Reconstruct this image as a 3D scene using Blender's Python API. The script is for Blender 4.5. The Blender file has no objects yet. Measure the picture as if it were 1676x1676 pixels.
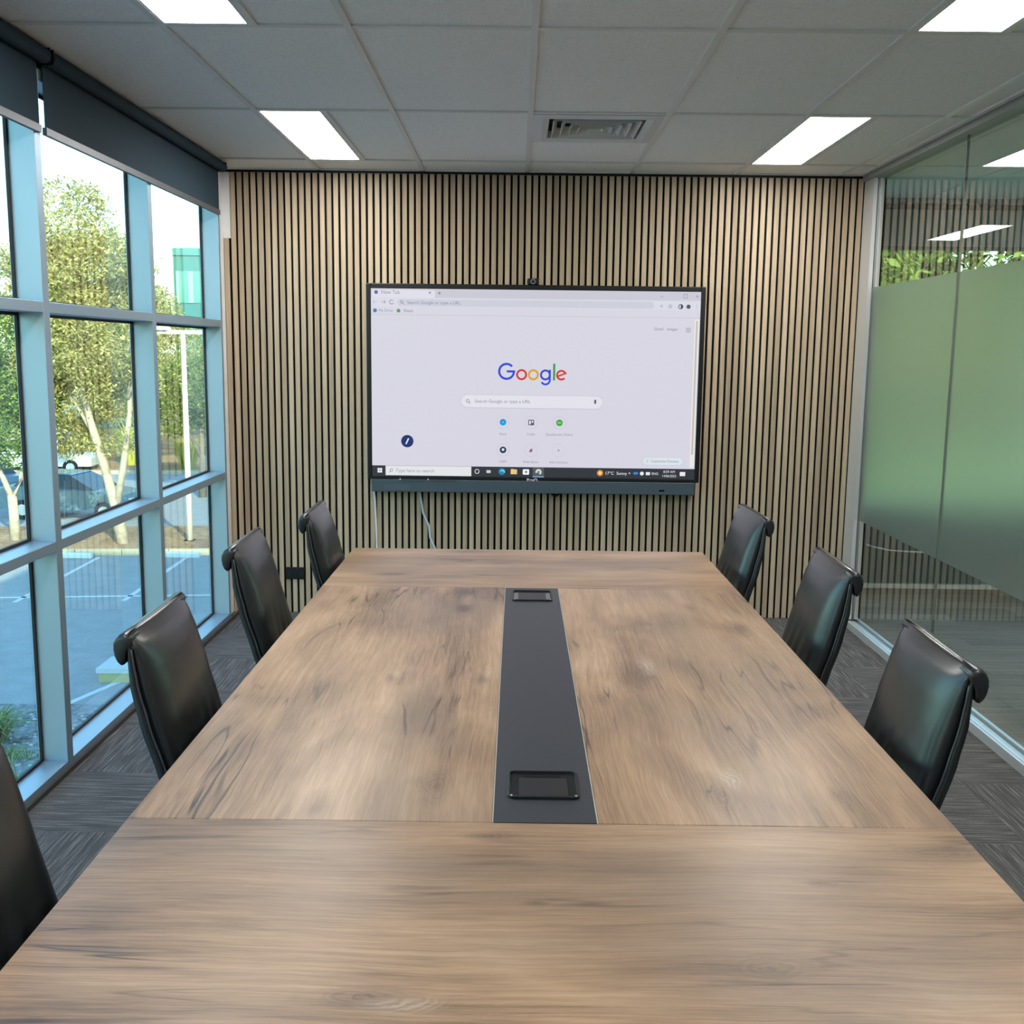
import bpy, math, random
from mathutils import Vector, Matrix, Euler, noise

R = random.Random(7)
S = bpy.context.scene
C = S.collection
PI = math.pi

# ------------------------------------------------------------------ camera, sky, sun, exposure
f_px, pitch, yaw, roll = 1721.34, -0.151267, -0.003811, 0.011809
cp, sp, cy_, sy_ = math.cos(pitch), math.sin(pitch), math.cos(yaw), math.sin(yaw)
fwd = Vector((sy_*cp, cy_*cp, sp)); rgt = Vector((cy_, -sy_, 0)); upv = rgt.cross(fwd)
cr, sr = math.cos(roll), math.sin(roll)
r2 = cr*rgt + sr*upv; u2 = -sr*rgt + cr*upv
cam = bpy.data.cameras.new('camera'); co = bpy.data.objects.new('camera', cam); C.objects.link(co)
M = Matrix.Identity(4)
for i in range(3):
    M[i][0], M[i][1], M[i][2] = r2[i], u2[i], -fwd[i]
M[2][3] = 1.6
co.matrix_world = M
cam.sensor_width = 36; cam.sensor_fit = 'HORIZONTAL'; cam.lens = f_px/1676*36
cam.clip_start = 0.05; cam.clip_end = 600
S.camera = co

SUN_EL, SUN_H = math.radians(25), Vector((0.45, -0.89, 0)).normalized()
w = bpy.data.worlds.new('sky'); S.world = w; w.use_nodes = True
wn = w.node_tree; wn.nodes.clear()
sky = wn.nodes.new('ShaderNodeTexSky'); sky.sky_type = 'NISHITA'; sky.sun_disc = False
sky.sun_elevation = SUN_EL; sky.sun_rotation = math.atan2(SUN_H.x, SUN_H.y)
sky.air_density = 1.5; sky.dust_density = 0.6; sky.ozone_density = 2.5
bg = wn.nodes.new('ShaderNodeBackground'); bg.inputs['Strength'].default_value = 0.72
wo = wn.nodes.new('ShaderNodeOutputWorld')
tint = wn.nodes.new('ShaderNodeMix'); tint.data_type = 'RGBA'; tint.blend_type = 'MULTIPLY'; tint.inputs[0].default_value = 1.0
tint.inputs[7].default_value = (0.84, 1.0, 1.03, 1)
wn.links.new(sky.outputs[0], tint.inputs[6]); wn.links.new(tint.outputs[2], bg.inputs[0]); wn.links.new(bg.outputs[0], wo.inputs[0])
sl = bpy.data.lights.new('sun', 'SUN'); sl.energy = 12.0; sl.angle = math.radians(0.6); sl.color = (1.0, 0.82, 0.56)
so = bpy.data.objects.new('sun', sl); C.objects.link(so)
sdir = Vector((SUN_H.x*math.cos(SUN_EL), SUN_H.y*math.cos(SUN_EL), math.sin(SUN_EL)))
so.rotation_euler = sdir.to_track_quat('Z', 'Y').to_euler(); so.location = (0, -20, 30)
LAMP = 30.0

S.view_settings.view_transform = 'Standard'; S.view_settings.look = 'None'
S.view_settings.exposure = 0.0; S.view_settings.gamma = 1.0; S.view_settings.use_curve_mapping = False
S.cycles.use_denoising = True
S.cycles.max_bounces = 10; S.cycles.diffuse_bounces = 5; S.cycles.glossy_bounces = 5
S.cycles.transmission_bounces = 8; S.cycles.transparent_max_bounces = 24
S.cycles.sample_clamp_indirect = 8.0; S.cycles.caustics_reflective = False; S.cycles.caustics_refractive = False

# ------------------------------------------------------------------ helpers
class MB:
    def __init__(s): s.v = []; s.f = []
    def add(s, vs, fs):
        n = len(s.v); s.v += [tuple(p) for p in vs]; s.f += [tuple(i+n for i in f) for f in fs]; return s
    def box(s, x0, x1, y0, y1, z0, z1):
        return s.add([(x0,y0,z0),(x1,y0,z0),(x1,y1,z0),(x0,y1,z0),(x0,y0,z1),(x1,y0,z1),(x1,y1,z1),(x0,y1,z1)],
                     [(3,2,1,0),(4,5,6,7),(0,1,5,4),(1,2,6,5),(2,3,7,6),(3,0,4,7)])
    def bbox(s, x0, x1, y0, y1, z0, z1, b):          # box with chamfered top edges
        return s.add([(x0,y0,z0),(x1,y0,z0),(x1,y1,z0),(x0,y1,z0),(x0,y0,z1-b),(x1,y0,z1-b),(x1,y1,z1-b),(x0,y1,z1-b),
                      (x0+b,y0+b,z1),(x1-b,y0+b,z1),(x1-b,y1-b,z1),(x0+b,y1-b,z1)],
                     [(3,2,1,0),(8,9,10,11),(0,1,5,4),(1,2,6,5),(2,3,7,6),(3,0,4,7),(4,5,9,8),(5,6,10,9),(6,7,11,10),(7,4,8,11)])
    def loft(s, loops, cap=True):
        n = len(loops[0]); base = len(s.v)
        for l in loops: s.v += [tuple(p) for p in l]
        for i in range(len(loops)-1):
            for j in range(n):
                a = base+i*n+j; b = base+i*n+(j+1) % n
                s.f.append((a, b, b+n, a+n))
        if cap:
            s.f.append(tuple(base+j for j in reversed(range(n))))
            s.f.append(tuple(base+(len(loops)-1)*n+j for j in range(n)))
        return s
    def tube(s, pts, rad, n=8):
        pts = [Vector(p) for p in pts]; loops = []
        for i, p in enumerate(pts):
            t = (pts[min(i+1, len(pts)-1)]-pts[max(i-1, 0)]).normalized()
            a = t.cross(Vector((0, 0, 1)) if abs(t.z) < 0.95 else Vector((1, 0, 0))).normalized(); b = t.cross(a)
            r = rad[i] if isinstance(rad, (list, tuple)) else rad
            loops.append([p+r*(math.cos(2*PI*k/n)*a+math.sin(2*PI*k/n)*b) for k in range(n)])
        return s.loft(loops)
    def cyl(s, c, r, d, n=24):                        # cylinder from c along vector d
        c = Vector(c); return s.tube([c, c+Vector(d)], r, n)
    def flat(s, pts, th=0.0004):                      # polygon in the XZ plane facing -Y, with a little thickness
        n = len(pts)
        vs = [(x, y-th, z) for x, y, z in pts]+[(x, y, z) for x, y, z in pts]
        fs = [tuple(range(n)), tuple(range(2*n-1, n-1, -1))]+[(j, j+n, (j+1) % n+n, (j+1) % n) for j in range(n)]
        return s.add(vs, fs)

def place(o, parent=None, loc=None):
    C.objects.link(o)
    if parent is not None: o.parent = parent
    if loc is not None: o.location = loc
    return o

def obj(name, mb, m, parent=None, loc=None, smooth=False, fix=True):
    me = bpy.data.meshes.new(name)
    me.from_pydata(mb.v, [], mb.f); me.update()
    if fix:
        import bmesh
        b = bmesh.new(); b.from_mesh(me); bmesh.ops.recalc_face_normals(b, faces=b.faces); b.to_mesh(me); b.free()
    if m: me.materials.append(m)
    if smooth: me.shade_smooth()
    return place(bpy.data.objects.new(name, me), parent, loc)

def dup(o, parent, loc=None, rotz=None):
    c = o.copy(); C.objects.link(c); c.parent = parent
    if loc is not None: c.location = loc
    if rotz is not None: c.rotation_euler = (0, 0, rotz)
    return c

def tag(o, label, cat, group=None, kind=None):
    o['label'] = label; o['category'] = cat
    if group: o['group'] = group
    if kind: o['kind'] = kind
    return o

def thing(name, label, cat, loc=(0, 0, 0), rotz=0, group=None, kind=None):
    o = bpy.data.objects.new(name, None); C.objects.link(o); o.location = loc; o.rotation_euler = (0, 0, rotz)
    o.empty_display_size = 0.1
    return tag(o, label, cat, group, kind)

def copy_tree(o, label=None, loc=None, rotz=None):
    r = o.copy(); C.objects.link(r)
    if label: r['label'] = label
    if loc is not None: r.location = loc
    if rotz is not None: r.rotation_euler = (0, 0, rotz)
    for ch in list(o.children):
        c = ch.copy(); C.objects.link(c); c.parent = r
        for g in list(ch.children):
            d = g.copy(); C.objects.link(d); d.parent = c
    return r

def bevel(o, width, seg=2):
    md = o.modifiers.new('bevel', 'BEVEL'); md.width = width; md.segments = seg; md.limit_method = 'ANGLE'
    return o

# ------------------------------------------------------------------ materials
class NT:
    def __init__(s, name):
        s.m = bpy.data.materials.new(name); s.m.use_nodes = True; s.t = s.m.node_tree
        s.p = s.t.nodes['Principled BSDF']; s.o = s.t.nodes['Material Output']
    def n(s, typ, ins=None, **kw):
        x = s.t.nodes.new(typ)
        for k, v in kw.items(): setattr(x, k, v)
        for k, v in (ins or {}).items():
            if hasattr(v, 'is_output'): s.t.links.new(v, x.inputs[k])
            else: x.inputs[k].default_value = v
        return x
    def link(s, a, b): s.t.links.new(a, b)
    def math(s, op, a, b=0.0, clamp=False):
        x = s.n('ShaderNodeMath', {0: a, 1: b}, operation=op); x.use_clamp = clamp; return x.outputs[0]
    def coords(s, kind='Object', scale=(1, 1, 1), off=None):
        tc = s.n('ShaderNodeTexCoord')
        v = tc.outputs[kind]
        if off is not None: v = s.n('ShaderNodeVectorMath', {0: v, 1: off}, operation='ADD').outputs[0]
        return s.n('ShaderNodeMapping', {'Vector': v, 'Scale': scale}).outputs[0]
    def noise(s, vec, scale=1.0, detail=4, rough=0.55, dist=0.0):
        return s.n('ShaderNodeTexNoise', {'Vector': vec, 'Scale': scale, 'Detail': detail, 'Roughness': rough, 'Distortion': dist}).outputs[0]
    def ramp(s, fac, stops):
        x = s.n('ShaderNodeValToRGB', {'Fac': fac}); e = x.color_ramp.elements
        while len(e) < len(stops): e.new(0.5)
        for k, (p, c) in enumerate(stops):
            e[k].position = p; e[k].color = tuple(c)+(1,) if len(c) == 3 else c
        return x.outputs[0]
    def mix(s, fac, a, b, blend='MIX'):
        x = s.n('ShaderNodeMix', data_type='RGBA', blend_type=blend)
        for i, v in ((0, fac), (6, a), (7, b)):
            if hasattr(v, 'is_output'): s.link(v, x.inputs[i])
            else: x.inputs[i].default_value = (tuple(v)+(1,) if i and len(v) == 3 else v)
        return x.outputs[2]
    def set(s, **kw):
        names = dict(col='Base Color', rough='Roughness', metal='Metallic', spec='Specular IOR Level', coat='Coat Weight', coatr='Coat Roughness',
                     emit='Emission Color', es='Emission Strength', sheen='Sheen Weight')
        for k, v in kw.items():
            i = s.p.inputs[names[k]]
            if hasattr(v, 'is_output'): s.link(v, i)
            else: i.default_value = tuple(v)+(1,) if isinstance(v, (tuple, list)) and len(v) == 3 else v
        return s
    def bump(s, h, strength=0.3, dist=0.01):
        s.link(s.n('ShaderNodeBump', {'Height': h, 'Strength': strength, 'Distance': dist}).outputs[0], s.p.inputs['Normal']); return s

def plain(name, col, rough=0.5, metal=0.0, spec=0.5, var=0.0, scale=20):
    t = NT(name)
    if var:
        nz = t.noise(t.coords('Object'), scale, 3)
        c = t.ramp(nz, [(0.3, [x*(1-var) for x in col]), (0.7, [min(1, x*(1+var)) for x in col])])
        t.set(col=c)
    else: t.set(col=col)
    return t.set(rough=rough, metal=metal, spec=spec).m

def emitter(name, col, strength):
    t = NT(name); t.set(col=(0, 0, 0), emit=col, es=strength, spec=0.0, rough=1.0); return t.m

def thin_glass(name, tint, r0=0.04):
    t = NT(name); t.t.nodes.remove(t.p)
    lw = t.n('ShaderNodeLayerWeight', {'Blend': 0.5})
    f1 = t.math('ADD', t.math('MULTIPLY', t.math('POWER', lw.outputs['Facing'], 5.0), 1-r0), r0)
    f2 = t.math('DIVIDE', t.math('MULTIPLY', f1, 2.0), t.math('ADD', f1, 1.0))          # both faces of the pane in one reflection
    fr = t.math('MULTIPLY', f2, t.math('SUBTRACT', 1.0, t.n('ShaderNodeNewGeometry').outputs['Backfacing']))
    tr = t.n('ShaderNodeBsdfTransparent', {'Color': tuple(tint)+(1,)})
    gl = t.n('ShaderNodeBsdfGlossy', {'Color': (1, 1, 1, 1), 'Roughness': 0.0})
    mx = t.n('ShaderNodeMixShader', {0: fr, 1: tr.outputs[0], 2: gl.outputs[0]})
    t.link(mx.outputs[0], t.o.inputs[0]); return t.m

def wood_table(name, seed, knots=()):
    t = NT(name)                                        # grain along local X
    c = t.coords('Object', (1, 1, 1), (seed*3.1, seed*1.7, 0))
    warp = t.noise(c, 1.6, 3, 0.5)
    wv = t.n('ShaderNodeVectorMath', {0: c, 1: t.n('ShaderNodeCombineXYZ', {'X': 0.0, 'Y': t.math('MULTIPLY', warp, 0.06)}).outputs[0]}, operation='ADD').outputs[0]
    def sc(x, y): return t.n('ShaderNodeMapping', {'Vector': wv, 'Scale': (x, y, 1)}).outputs[0]
    band = t.noise(sc(0.55, 7), 1.0, 5, 0.6, 0.4)
    patch = t.noise(sc(1.3, 3.0), 1.4, 3, 0.5, 0.7)
    fib = t.noise(sc(11, 330), 1.0, 3, 0.7)
    fine = t.noise(sc(3.2, 105), 1.0, 4, 0.65)
    v = t.math('ADD', t.math('MULTIPLY', band, 0.46), t.math('MULTIPLY', patch, 0.36))
    v = t.math('ADD', v, t.math('ADD', t.math('MULTIPLY', fine, 0.30), t.math('MULTIPLY', fib, 0.26)))
    col = t.ramp(v, [(0.50, (0.095, 0.056, 0.033)), (0.62, (0.220, 0.133, 0.077)), (0.74, (0.355, 0.222, 0.130)), (0.89, (0.50, 0.345, 0.220))])
    grey = t.noise(sc(0.9, 2.2), 1.1, 2)
    col = t.mix(t.math('MULTIPLY', t.ramp(grey, [(0.5, (0, 0, 0)), (0.72, (1, 1, 1))]), 0.55), col, (0.145, 0.108, 0.085))
    # knots with light flame around them
    vor = t.n('ShaderNodeTexVoronoi', {'Vector': sc(1.15, 2.6), 'Scale': 1.7, 'Randomness': 1.0}).outputs['Distance']
    kn = t.math('ADD', vor, t.math('MULTIPLY', t.noise(sc(9, 22), 1.0, 3), 0.12))
    col = t.mix(t.ramp(kn, [(0.12, (0.85, 0.85, 0.85)), (0.20, (0.25, 0.25, 0.25)), (0.30, (0, 0, 0))]), col, (0.075, 0.047, 0.034))
    # large smoky knots with a light flame beside them: (x, y, size, darkness, flame)
    wob = t.noise(c, 9, 4, 0.6)
    sepo = t.n('ShaderNodeSeparateXYZ', {0: t.coords('Object')})
    for kx, ky, ks, kd, kf in knots:
        dx = t.math('DIVIDE', t.math('SUBTRACT', sepo.outputs[0], kx), ks*2.4); dy = t.math('DIVIDE', t.math('SUBTRACT', sepo.outputs[1], ky), ks)
        d = t.math('SQRT', t.math('ADD', t.math('MULTIPLY', dx, dx), t.math('MULTIPLY', dy, dy)))
        d = t.math('ADD', d, t.math('MULTIPLY', t.math('SUBTRACT', wob, 0.5), 1.5))
        ring = t.math('ADD', 0.5, t.math('MULTIPLY', t.math('SINE', t.math('MULTIPLY', d, 30.0)), 0.5))
        m_ = t.ramp(d, [(0.0, (kd, kd, kd)), (0.22, (kd*0.75,)*3), (0.62, (kd*0.35,)*3), (1.0, (0, 0, 0))])
        col = t.mix(t.math('MULTIPLY', m_, t.math('ADD', 0.55, t.math('MULTIPLY', ring, 0.45))), col, (0.060, 0.040, 0.030))
        if kf:
            dx2 = t.math('DIVIDE', t.math('SUBTRACT', sepo.outputs[0], kx+ks*1.5), ks*2.2); dy2 = t.math('DIVIDE', t.math('SUBTRACT', sepo.outputs[1], ky-ks*0.5), ks*0.6)
            d2 = t.math('ADD', t.math('SQRT', t.math('ADD', t.math('MULTIPLY', dx2, dx2), t.math('MULTIPLY', dy2, dy2))), t.math('MULTIPLY', t.math('SUBTRACT', wob, 0.5), 1.6))
            col = t.mix(t.math('MULTIPLY', t.ramp(d2, [(0.0, (0.6,)*3), (1.0, (0, 0, 0))]), t.math('ADD', 0.3, t.math('MULTIPLY', ring, 0.7))), col, (0.50, 0.39, 0.29))
    crack = t.noise(sc(1.1, 16), 1.0, 2, 0.5, 0.3)
    cl = t.math('ABSOLUTE', t.math('SUBTRACT', crack, 0.5))
    msk = t.math('MULTIPLY', t.ramp(cl, [(0.0, (1, 1, 1)), (0.020, (0, 0, 0))]), t.ramp(patch, [(0.35, (1, 1, 1)), (0.50, (0, 0, 0))]))
    col = t.mix(msk, col, (0.055, 0.035, 0.026))
    t.set(col=col, rough=t.math('ADD', 0.30, t.math('MULTIPLY', fine, 0.12)), spec=0.32)
    t.bump(t.math('ADD', fib, fine), 0.10, 0.002)
    return t.m

def wood_slat():
    t = NT('slat_oak')
    oi = t.n('ShaderNodeObjectInfo')
    off = t.n('ShaderNodeCombineXYZ', {'X': t.math('MULTIPLY', oi.outputs['Random'], 40), 'Y': 0.0, 'Z': t.math('MULTIPLY', oi.outputs['Random'], 91)}).outputs[0]
    c = t.coords('Object', (60, 60, 1.6), off)
    g = t.noise(c, 1.0, 4, 0.6)
    k = t.math('ADD', t.math('MULTIPLY', g, 0.7), t.math('MULTIPLY', oi.outputs['Random'], 0.3))
    t.set(col=t.ramp(k, [(0.25, (0.33, 0.250, 0.170)), (0.55, (0.475, 0.370, 0.255)), (0.8, (0.59, 0.475, 0.34))]), rough=0.55, spec=0.3)
    return t.m

def carpet():
    t = NT('carpet_tile')
    oi = t.n('ShaderNodeObjectInfo')
    off = t.n('ShaderNodeCombineXYZ', {'X': t.math('MULTIPLY', oi.outputs['Random'], 30), 'Y': t.math('MULTIPLY', oi.outputs['Random'], 17)}).outputs[0]
    lines = t.noise(t.coords('Object', (5, 110, 1), off), 1.0, 3, 0.6)
    pile = t.noise(t.coords('Object', (1, 1, 1), off), 260, 2)
    v = t.math('ADD', t.math('MULTIPLY', lines, 0.65), t.math('MULTIPLY', pile, 0.35))
    t.set(col=t.ramp(v, [(0.38, (0.062, 0.060, 0.060)), (0.52, (0.102, 0.099, 0.097)), (0.66, (0.235, 0.227, 0.220))]), rough=0.95, spec=0.1)
    t.bump(v, 0.6, 0.004); return t.m

def leather():
    t = NT('black_leather')
    c = t.coords('Object')
    g = t.noise(c, 260, 2); big = t.noise(t.coords('Object', (1, 1, 0.35)), 14, 3)
    t.set(col=(0.010, 0.011, 0.012), rough=t.math('ADD', 0.25, t.math('MULTIPLY', big, 0.10)), spec=0.62)
    t.bump(t.math('ADD', t.math('MULTIPLY', g, 0.06), t.math('MULTIPLY', t.noise(t.coords('Object', (1, 1, 0.3)), 22, 1), 0.8)), 0.05, 0.004); return t.m

def ceiling_tile_mat():
    t = NT('mineral_fibre')
    n = t.noise(t.coords('Object'), 130, 4, 0.8)
    t.set(col=t.ramp(n, [(0.36, (0.70, 0.70, 0.67)), (0.5, (0.86, 0.86, 0.83))]), rough=0.9, spec=0.2)
    t.bump(n, 0.4, 0.004); return t.m

def frost():
    t = NT('frosted_film'); t.t.nodes.remove(t.p)
    tl = t.n('ShaderNodeBsdfTranslucent', {'Color': (0.70, 0.82, 0.72, 1)})
    df = t.n('ShaderNodeBsdfDiffuse', {'Color': (0.50, 0.58, 0.51, 1)})
    rf = t.n('ShaderNodeBsdfRefraction', {'Color': (1.0, 1.0, 1.0, 1), 'Roughness': 0.29, 'IOR': 1.30})
    m1 = t.n('ShaderNodeMixShader', {0: 0.35, 1: tl.outputs[0], 2: df.outputs[0]})
    m2 = t.n('ShaderNodeMixShader', {0: 0.84, 1: m1.outputs[0], 2: rf.outputs[0]})
    t.link(m2.outputs[0], t.o.inputs[0]); return t.m

def leaf(name, dark, mid, lite, trans=0.45):
    t = NT(name); t.t.nodes.remove(t.p)
    g = t.n('ShaderNodeNewGeometry')
    c = t.ramp(g.outputs['Random Per Island'], [(0.0, dark), (0.5, mid), (1.0, lite)])
    d = t.n('ShaderNodeBsdfDiffuse', {'Color': c}); tr = t.n('ShaderNodeBsdfTranslucent', {'Color': c})
    mx = t.n('ShaderNodeMixShader', {0: trans, 1: d.outputs[0], 2: tr.outputs[0]})
    t.link(mx.outputs[0], t.o.inputs[0]); return t.m

def ground_mat(name, cols, scale, rough=0.9, bump=0.3):
    t = NT(name)
    n = t.noise(t.coords('Object'), scale, 5, 0.65); n2 = t.noise(t.coords('Object'), scale*0.08, 3)
    v = t.math('ADD', t.math('MULTIPLY', n, 0.6), t.math('MULTIPLY', n2, 0.4))
    t.set(col=t.ramp(v, [(0.35, cols[0]), (0.5, cols[1]), (0.65, cols[2])]), rough=rough, spec=0.2).bump(n, bump, 0.03); return t.m

def vinyl():
    t = NT('vinyl_plank')
    oi = t.n('ShaderNodeObjectInfo')
    off = t.n('ShaderNodeCombineXYZ', {'X': t.math('MULTIPLY', oi.outputs['Random'], 50), 'Y': t.math('MULTIPLY', oi.outputs['Random'], 31)}).outputs[0]
    n = t.noise(t.coords('Object', (1.5, 28, 1), off), 1.0, 4, 0.6)
    v = t.math('ADD', t.math('MULTIPLY', n, 0.75), t.math('MULTIPLY', oi.outputs['Random'], 0.25))
    t.set(col=t.ramp(v, [(0.3, (0.13, 0.105, 0.075)), (0.52, (0.215, 0.178, 0.130)), (0.75, (0.31, 0.265, 0.20))]), rough=0.6, spec=0.2); return t.m

m_slat = wood_slat(); m_felt = plain('black_felt', (0.006, 0.006, 0.006), 0.95, spec=0.1)
m_wall = plain('white_plaster', (0.80, 0.80, 0.79), 0.8, var=0.02)
m_frame = plain('anodised_window_frame', (0.33, 0.44, 0.52), 0.48, 0.75)
m_gasket = plain('black_gasket', (0.008, 0.009, 0.010), 0.6)
m_alu = plain('brushed_aluminium', (0.72, 0.73, 0.74), 0.38, 0.6)
m_chan = plain('grey_channel', (0.26, 0.26, 0.25), 0.6, 0.1)
m_glass = thin_glass('window_glass', (0.81, 0.935, 0.955))
m_glass2 = thin_glass('partition_glass', (0.93, 0.965, 0.94))
m_frost = frost()
m_tile = ceiling_tile_mat(); m_tee = plain('painted_tee_bar', (0.66, 0.66, 0.63), 0.5)
m_tee_cap = plain('lamp_trim', (0.62, 0.62, 0.62), 0.5)
m_lamp = emitter('lamp_diffuser', (1.0, 0.985, 0.96), LAMP)
m_carpet = carpet(); m_vinyl = vinyl()
m_leather = leather(); m_pipe = plain('leather_piping', (0.05, 0.052, 0.055), 0.3)
m_leg = plain('dark_wood_leg', (0.03, 0.018, 0.012), 0.4, var=0.3)
m_blind = plain('slate_blind_fabric', (0.020, 0.038, 0.052), 0.85, spec=0.2, var=0.06, scale=300)
m_rail = plain('blind_rail_metal', (0.10, 0.105, 0.115), 0.45, 0.4)
m_black = plain('black_plastic', (0.007, 0.007, 0.008), 0.4, spec=0.3); m_matt = plain('black_matt_insert', (0.014, 0.017, 0.023), 0.42, var=0.08, scale=200)
m_bar = plain('slate_speaker_cloth', (0.045, 0.068, 0.085), 0.7, var=0.1, scale=400)
m_white = plain('white_plastic', (0.75, 0.75, 0.74), 0.4)
m_edge = plain('pale_edge_strip', (0.36, 0.31, 0.26), 0.4)

# ------------------------------------------------------------------ room shell
ZC = 2.625; YW = 6.30; XG = 2.02; XF = -1.69
YB = -1.7; XR = 5.6; YE = 7.20; ZG = -3.85

floor = obj('floor', MB().box(-1.80, XG, YB, YW+0.05, -0.12, -0.012), plain('concrete_slab', (0.2, 0.2, 0.2), 0.9))
tag(floor, 'dark grey carpet floor of quarter-turned square tiles under the meeting table', 'floor', kind='structure')
tb = None
ty = 0; y = YW-0.03
k = 0
ct = MB().box(-0.2495, 0.2495, -0.2495, 0.2495, -0.012, 0.0)
for i in range(8):
    for j in range(14):
        cx = -1.79+0.25+0.5*i; cyy = 6.3-0.25-0.5*j
        rz = 0 if (i+j) % 2 else PI/2
        if i == 7:
            cx = -1.79+3.5+0.13
            if rz == 0: wd = obj('carpet_tile', MB().box(-0.1295, 0.1795, -0.2495, 0.2495, -0.012, 0), m_carpet, floor, (cx, cyy, 0))
            else: wd = obj('carpet_tile', MB().box(-0.2495, 0.2495, -0.1795, 0.1295, -0.012, 0), m_carpet, floor, (cx, cyy, 0)); wd.rotation_euler = (0, 0, PI/2)
            continue
        if tb is None:
            tb = obj('carpet_tile', ct, m_carpet, floor, (cx, cyy, 0)); tb.rotation_euler = (0, 0, rz)
        else: dup(tb, floor, (cx, cyy, 0), rz)

# slatted end wall
wb = obj('wall_back', MB().box(-1.80, XG+0.1, YW+0.012, YW+0.16, -0.12, ZC+0.2), m_felt)
tag(wb, 'end wall clad in upright oak slats over black felt behind the screen', 'wall', kind='structure')
s0 = obj('slat', MB().bbox(0, 0.027, -1.31, 1.31, 0, 0.011, 0.0015), m_slat, wb)
s0.data.transform(Matrix(((1, 0, 0, 0), (0, 0, -1, 0), (0, 1, 0, 0), (0, 0, 0, 1))))   # stand it up, face towards -Y
s0.location = (-1.682, YW+0.011, 1.311)
for i in range(1, 92):
    dup(s0, wb, (-1.682+0.04*i, YW+0.011, 1.311))
sh = obj('slat', MB().box(-1.724, -1.697, YW-0.001, YW+0.011, 0, 2.235), m_slat, wb)
obj('top_trim', MB().box(-1.70, 1.99, YW-0.004, YW+0.012, ZC-0.016, ZC), m_black, wb)

nib = obj('wall_left', MB().box(-1.80, -1.728, 6.0965, YW+0.012, 0, ZC).box(-1.728, -1.685, YW+0.001, YW+0.012, 2.236, ZC).box(-1.80, -1.73, YB, 6.066, 2.56, ZC+0.1), m_wall)
tag(nib, 'narrow white plaster return between the last window jamb and slat wall', 'wall', kind='structure')
tag(obj('wall_front', MB().box(-1.80, XR+0.2, YB-0.2, YB, -0.12, ZC+0.2), m_wall), 'plain white wall behind the photographer', 'wall', kind='structure')

# ceiling: grid of tiles and tee bars
gx0, gy0 = 0.042, 3.566
ce = obj('ceiling', MB().box(-1.80, XR+0.1, YB-0.1, YE+0.1, ZC+0.07, ZC+0.2), m_wall)
tag(ce, 'suspended grey mineral tile ceiling in a tee bar grid above the table', 'ceiling', kind='structure')
xs = [-1.728, -1.158, -0.558, 0.042, 0.642, 1.242, 1.842, 2.0]
ys = [YB, -1.234, -0.034, 1.166, 2.366, 3.566, 4.766, 5.966, YW]
lampcells = {(1, 2), (1, 4), (1, 6), (5, 2), (5, 4), (5, 6)}
cache = {}
def tile(x0, x1, y0, y1):
    key = (round(x1-x0, 3), round(y1-y0, 3)); g = 0.006
    cxx, cyy = (x0+x1)/2, (y0+y1)/2
    if key in cache: return dup(cache[key], ce, (cxx, cyy, ZC))
    hx, hy = (x1-x0)/2-g, (y1-y0)/2-g
    cache[key] = obj('ceiling_tile', MB().box(-hx, hx, -hy, hy, 0.004, 0.02), m_tile, ce, (cxx, cyy, ZC)); return cache[key]
for i in range(len(xs)-1):
    for j in range(len(ys)-1):
        x0, x1, y0, y1 = xs[i], xs[i+1], ys[j], ys[j+1]
        if (i, j) in lampcells: tile(x0+0.3, x1, y0, y1)
        elif (i, j) == (3, 6): tile(x0, x1, 5.386, y1)
        else: tile(x0, x1, y0, y1)
for x in xs[1:-1]:
    obj('tee_bar', MB().box(x-0.012, x+0.012, YB, YW, ZC-0.003, ZC+0.03), m_tee, ce)
for yy in ys[1:-1]:
    for i in range(len(xs)-1):
        obj('cross_tee', MB().box(xs[i]+0.0125, xs[i+1]-0.0125, yy-0.012, yy+0.012, ZC-0.0025, ZC+0.03), m_tee, ce)
for (i, j) in sorted(lampcells):
    obj('cross_tee', MB().box(xs[i]+0.3-0.012, xs[i]+0.3+0.012, ys[j]+0.0125, ys[j+1]-0.0125, ZC-0.0025, ZC+0.03), m_tee, ce)
obj('cross_tee', MB().box(0.054, 0.63, 5.374, 5.398, ZC-0.0025, ZC+0.03), m_tee, ce)
obj('edge_angle', MB().box(-1.73, 2.0, YW-0.024, YW-0.004, ZC-0.003, ZC+0.02), m_tee, ce)
obj('edge_angle', MB().box(-1.73, -1.69, YB, YW-0.03, ZC-0.003, ZC+0.02), m_tee, ce)
obj('edge_angle', MB().box(1.945, 1.97, YB, YW-0.03, ZC-0.004, ZC+0.02), m_tee, ce)
# corridor ceiling tiles
for i in range(6):
    for j in range(7):
        tile(2.07+0.6*i, 2.07+0.6*i+0.6 if i < 5 else XR, 7.17-1.2*(j+1), 7.17-1.2*j)

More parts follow.
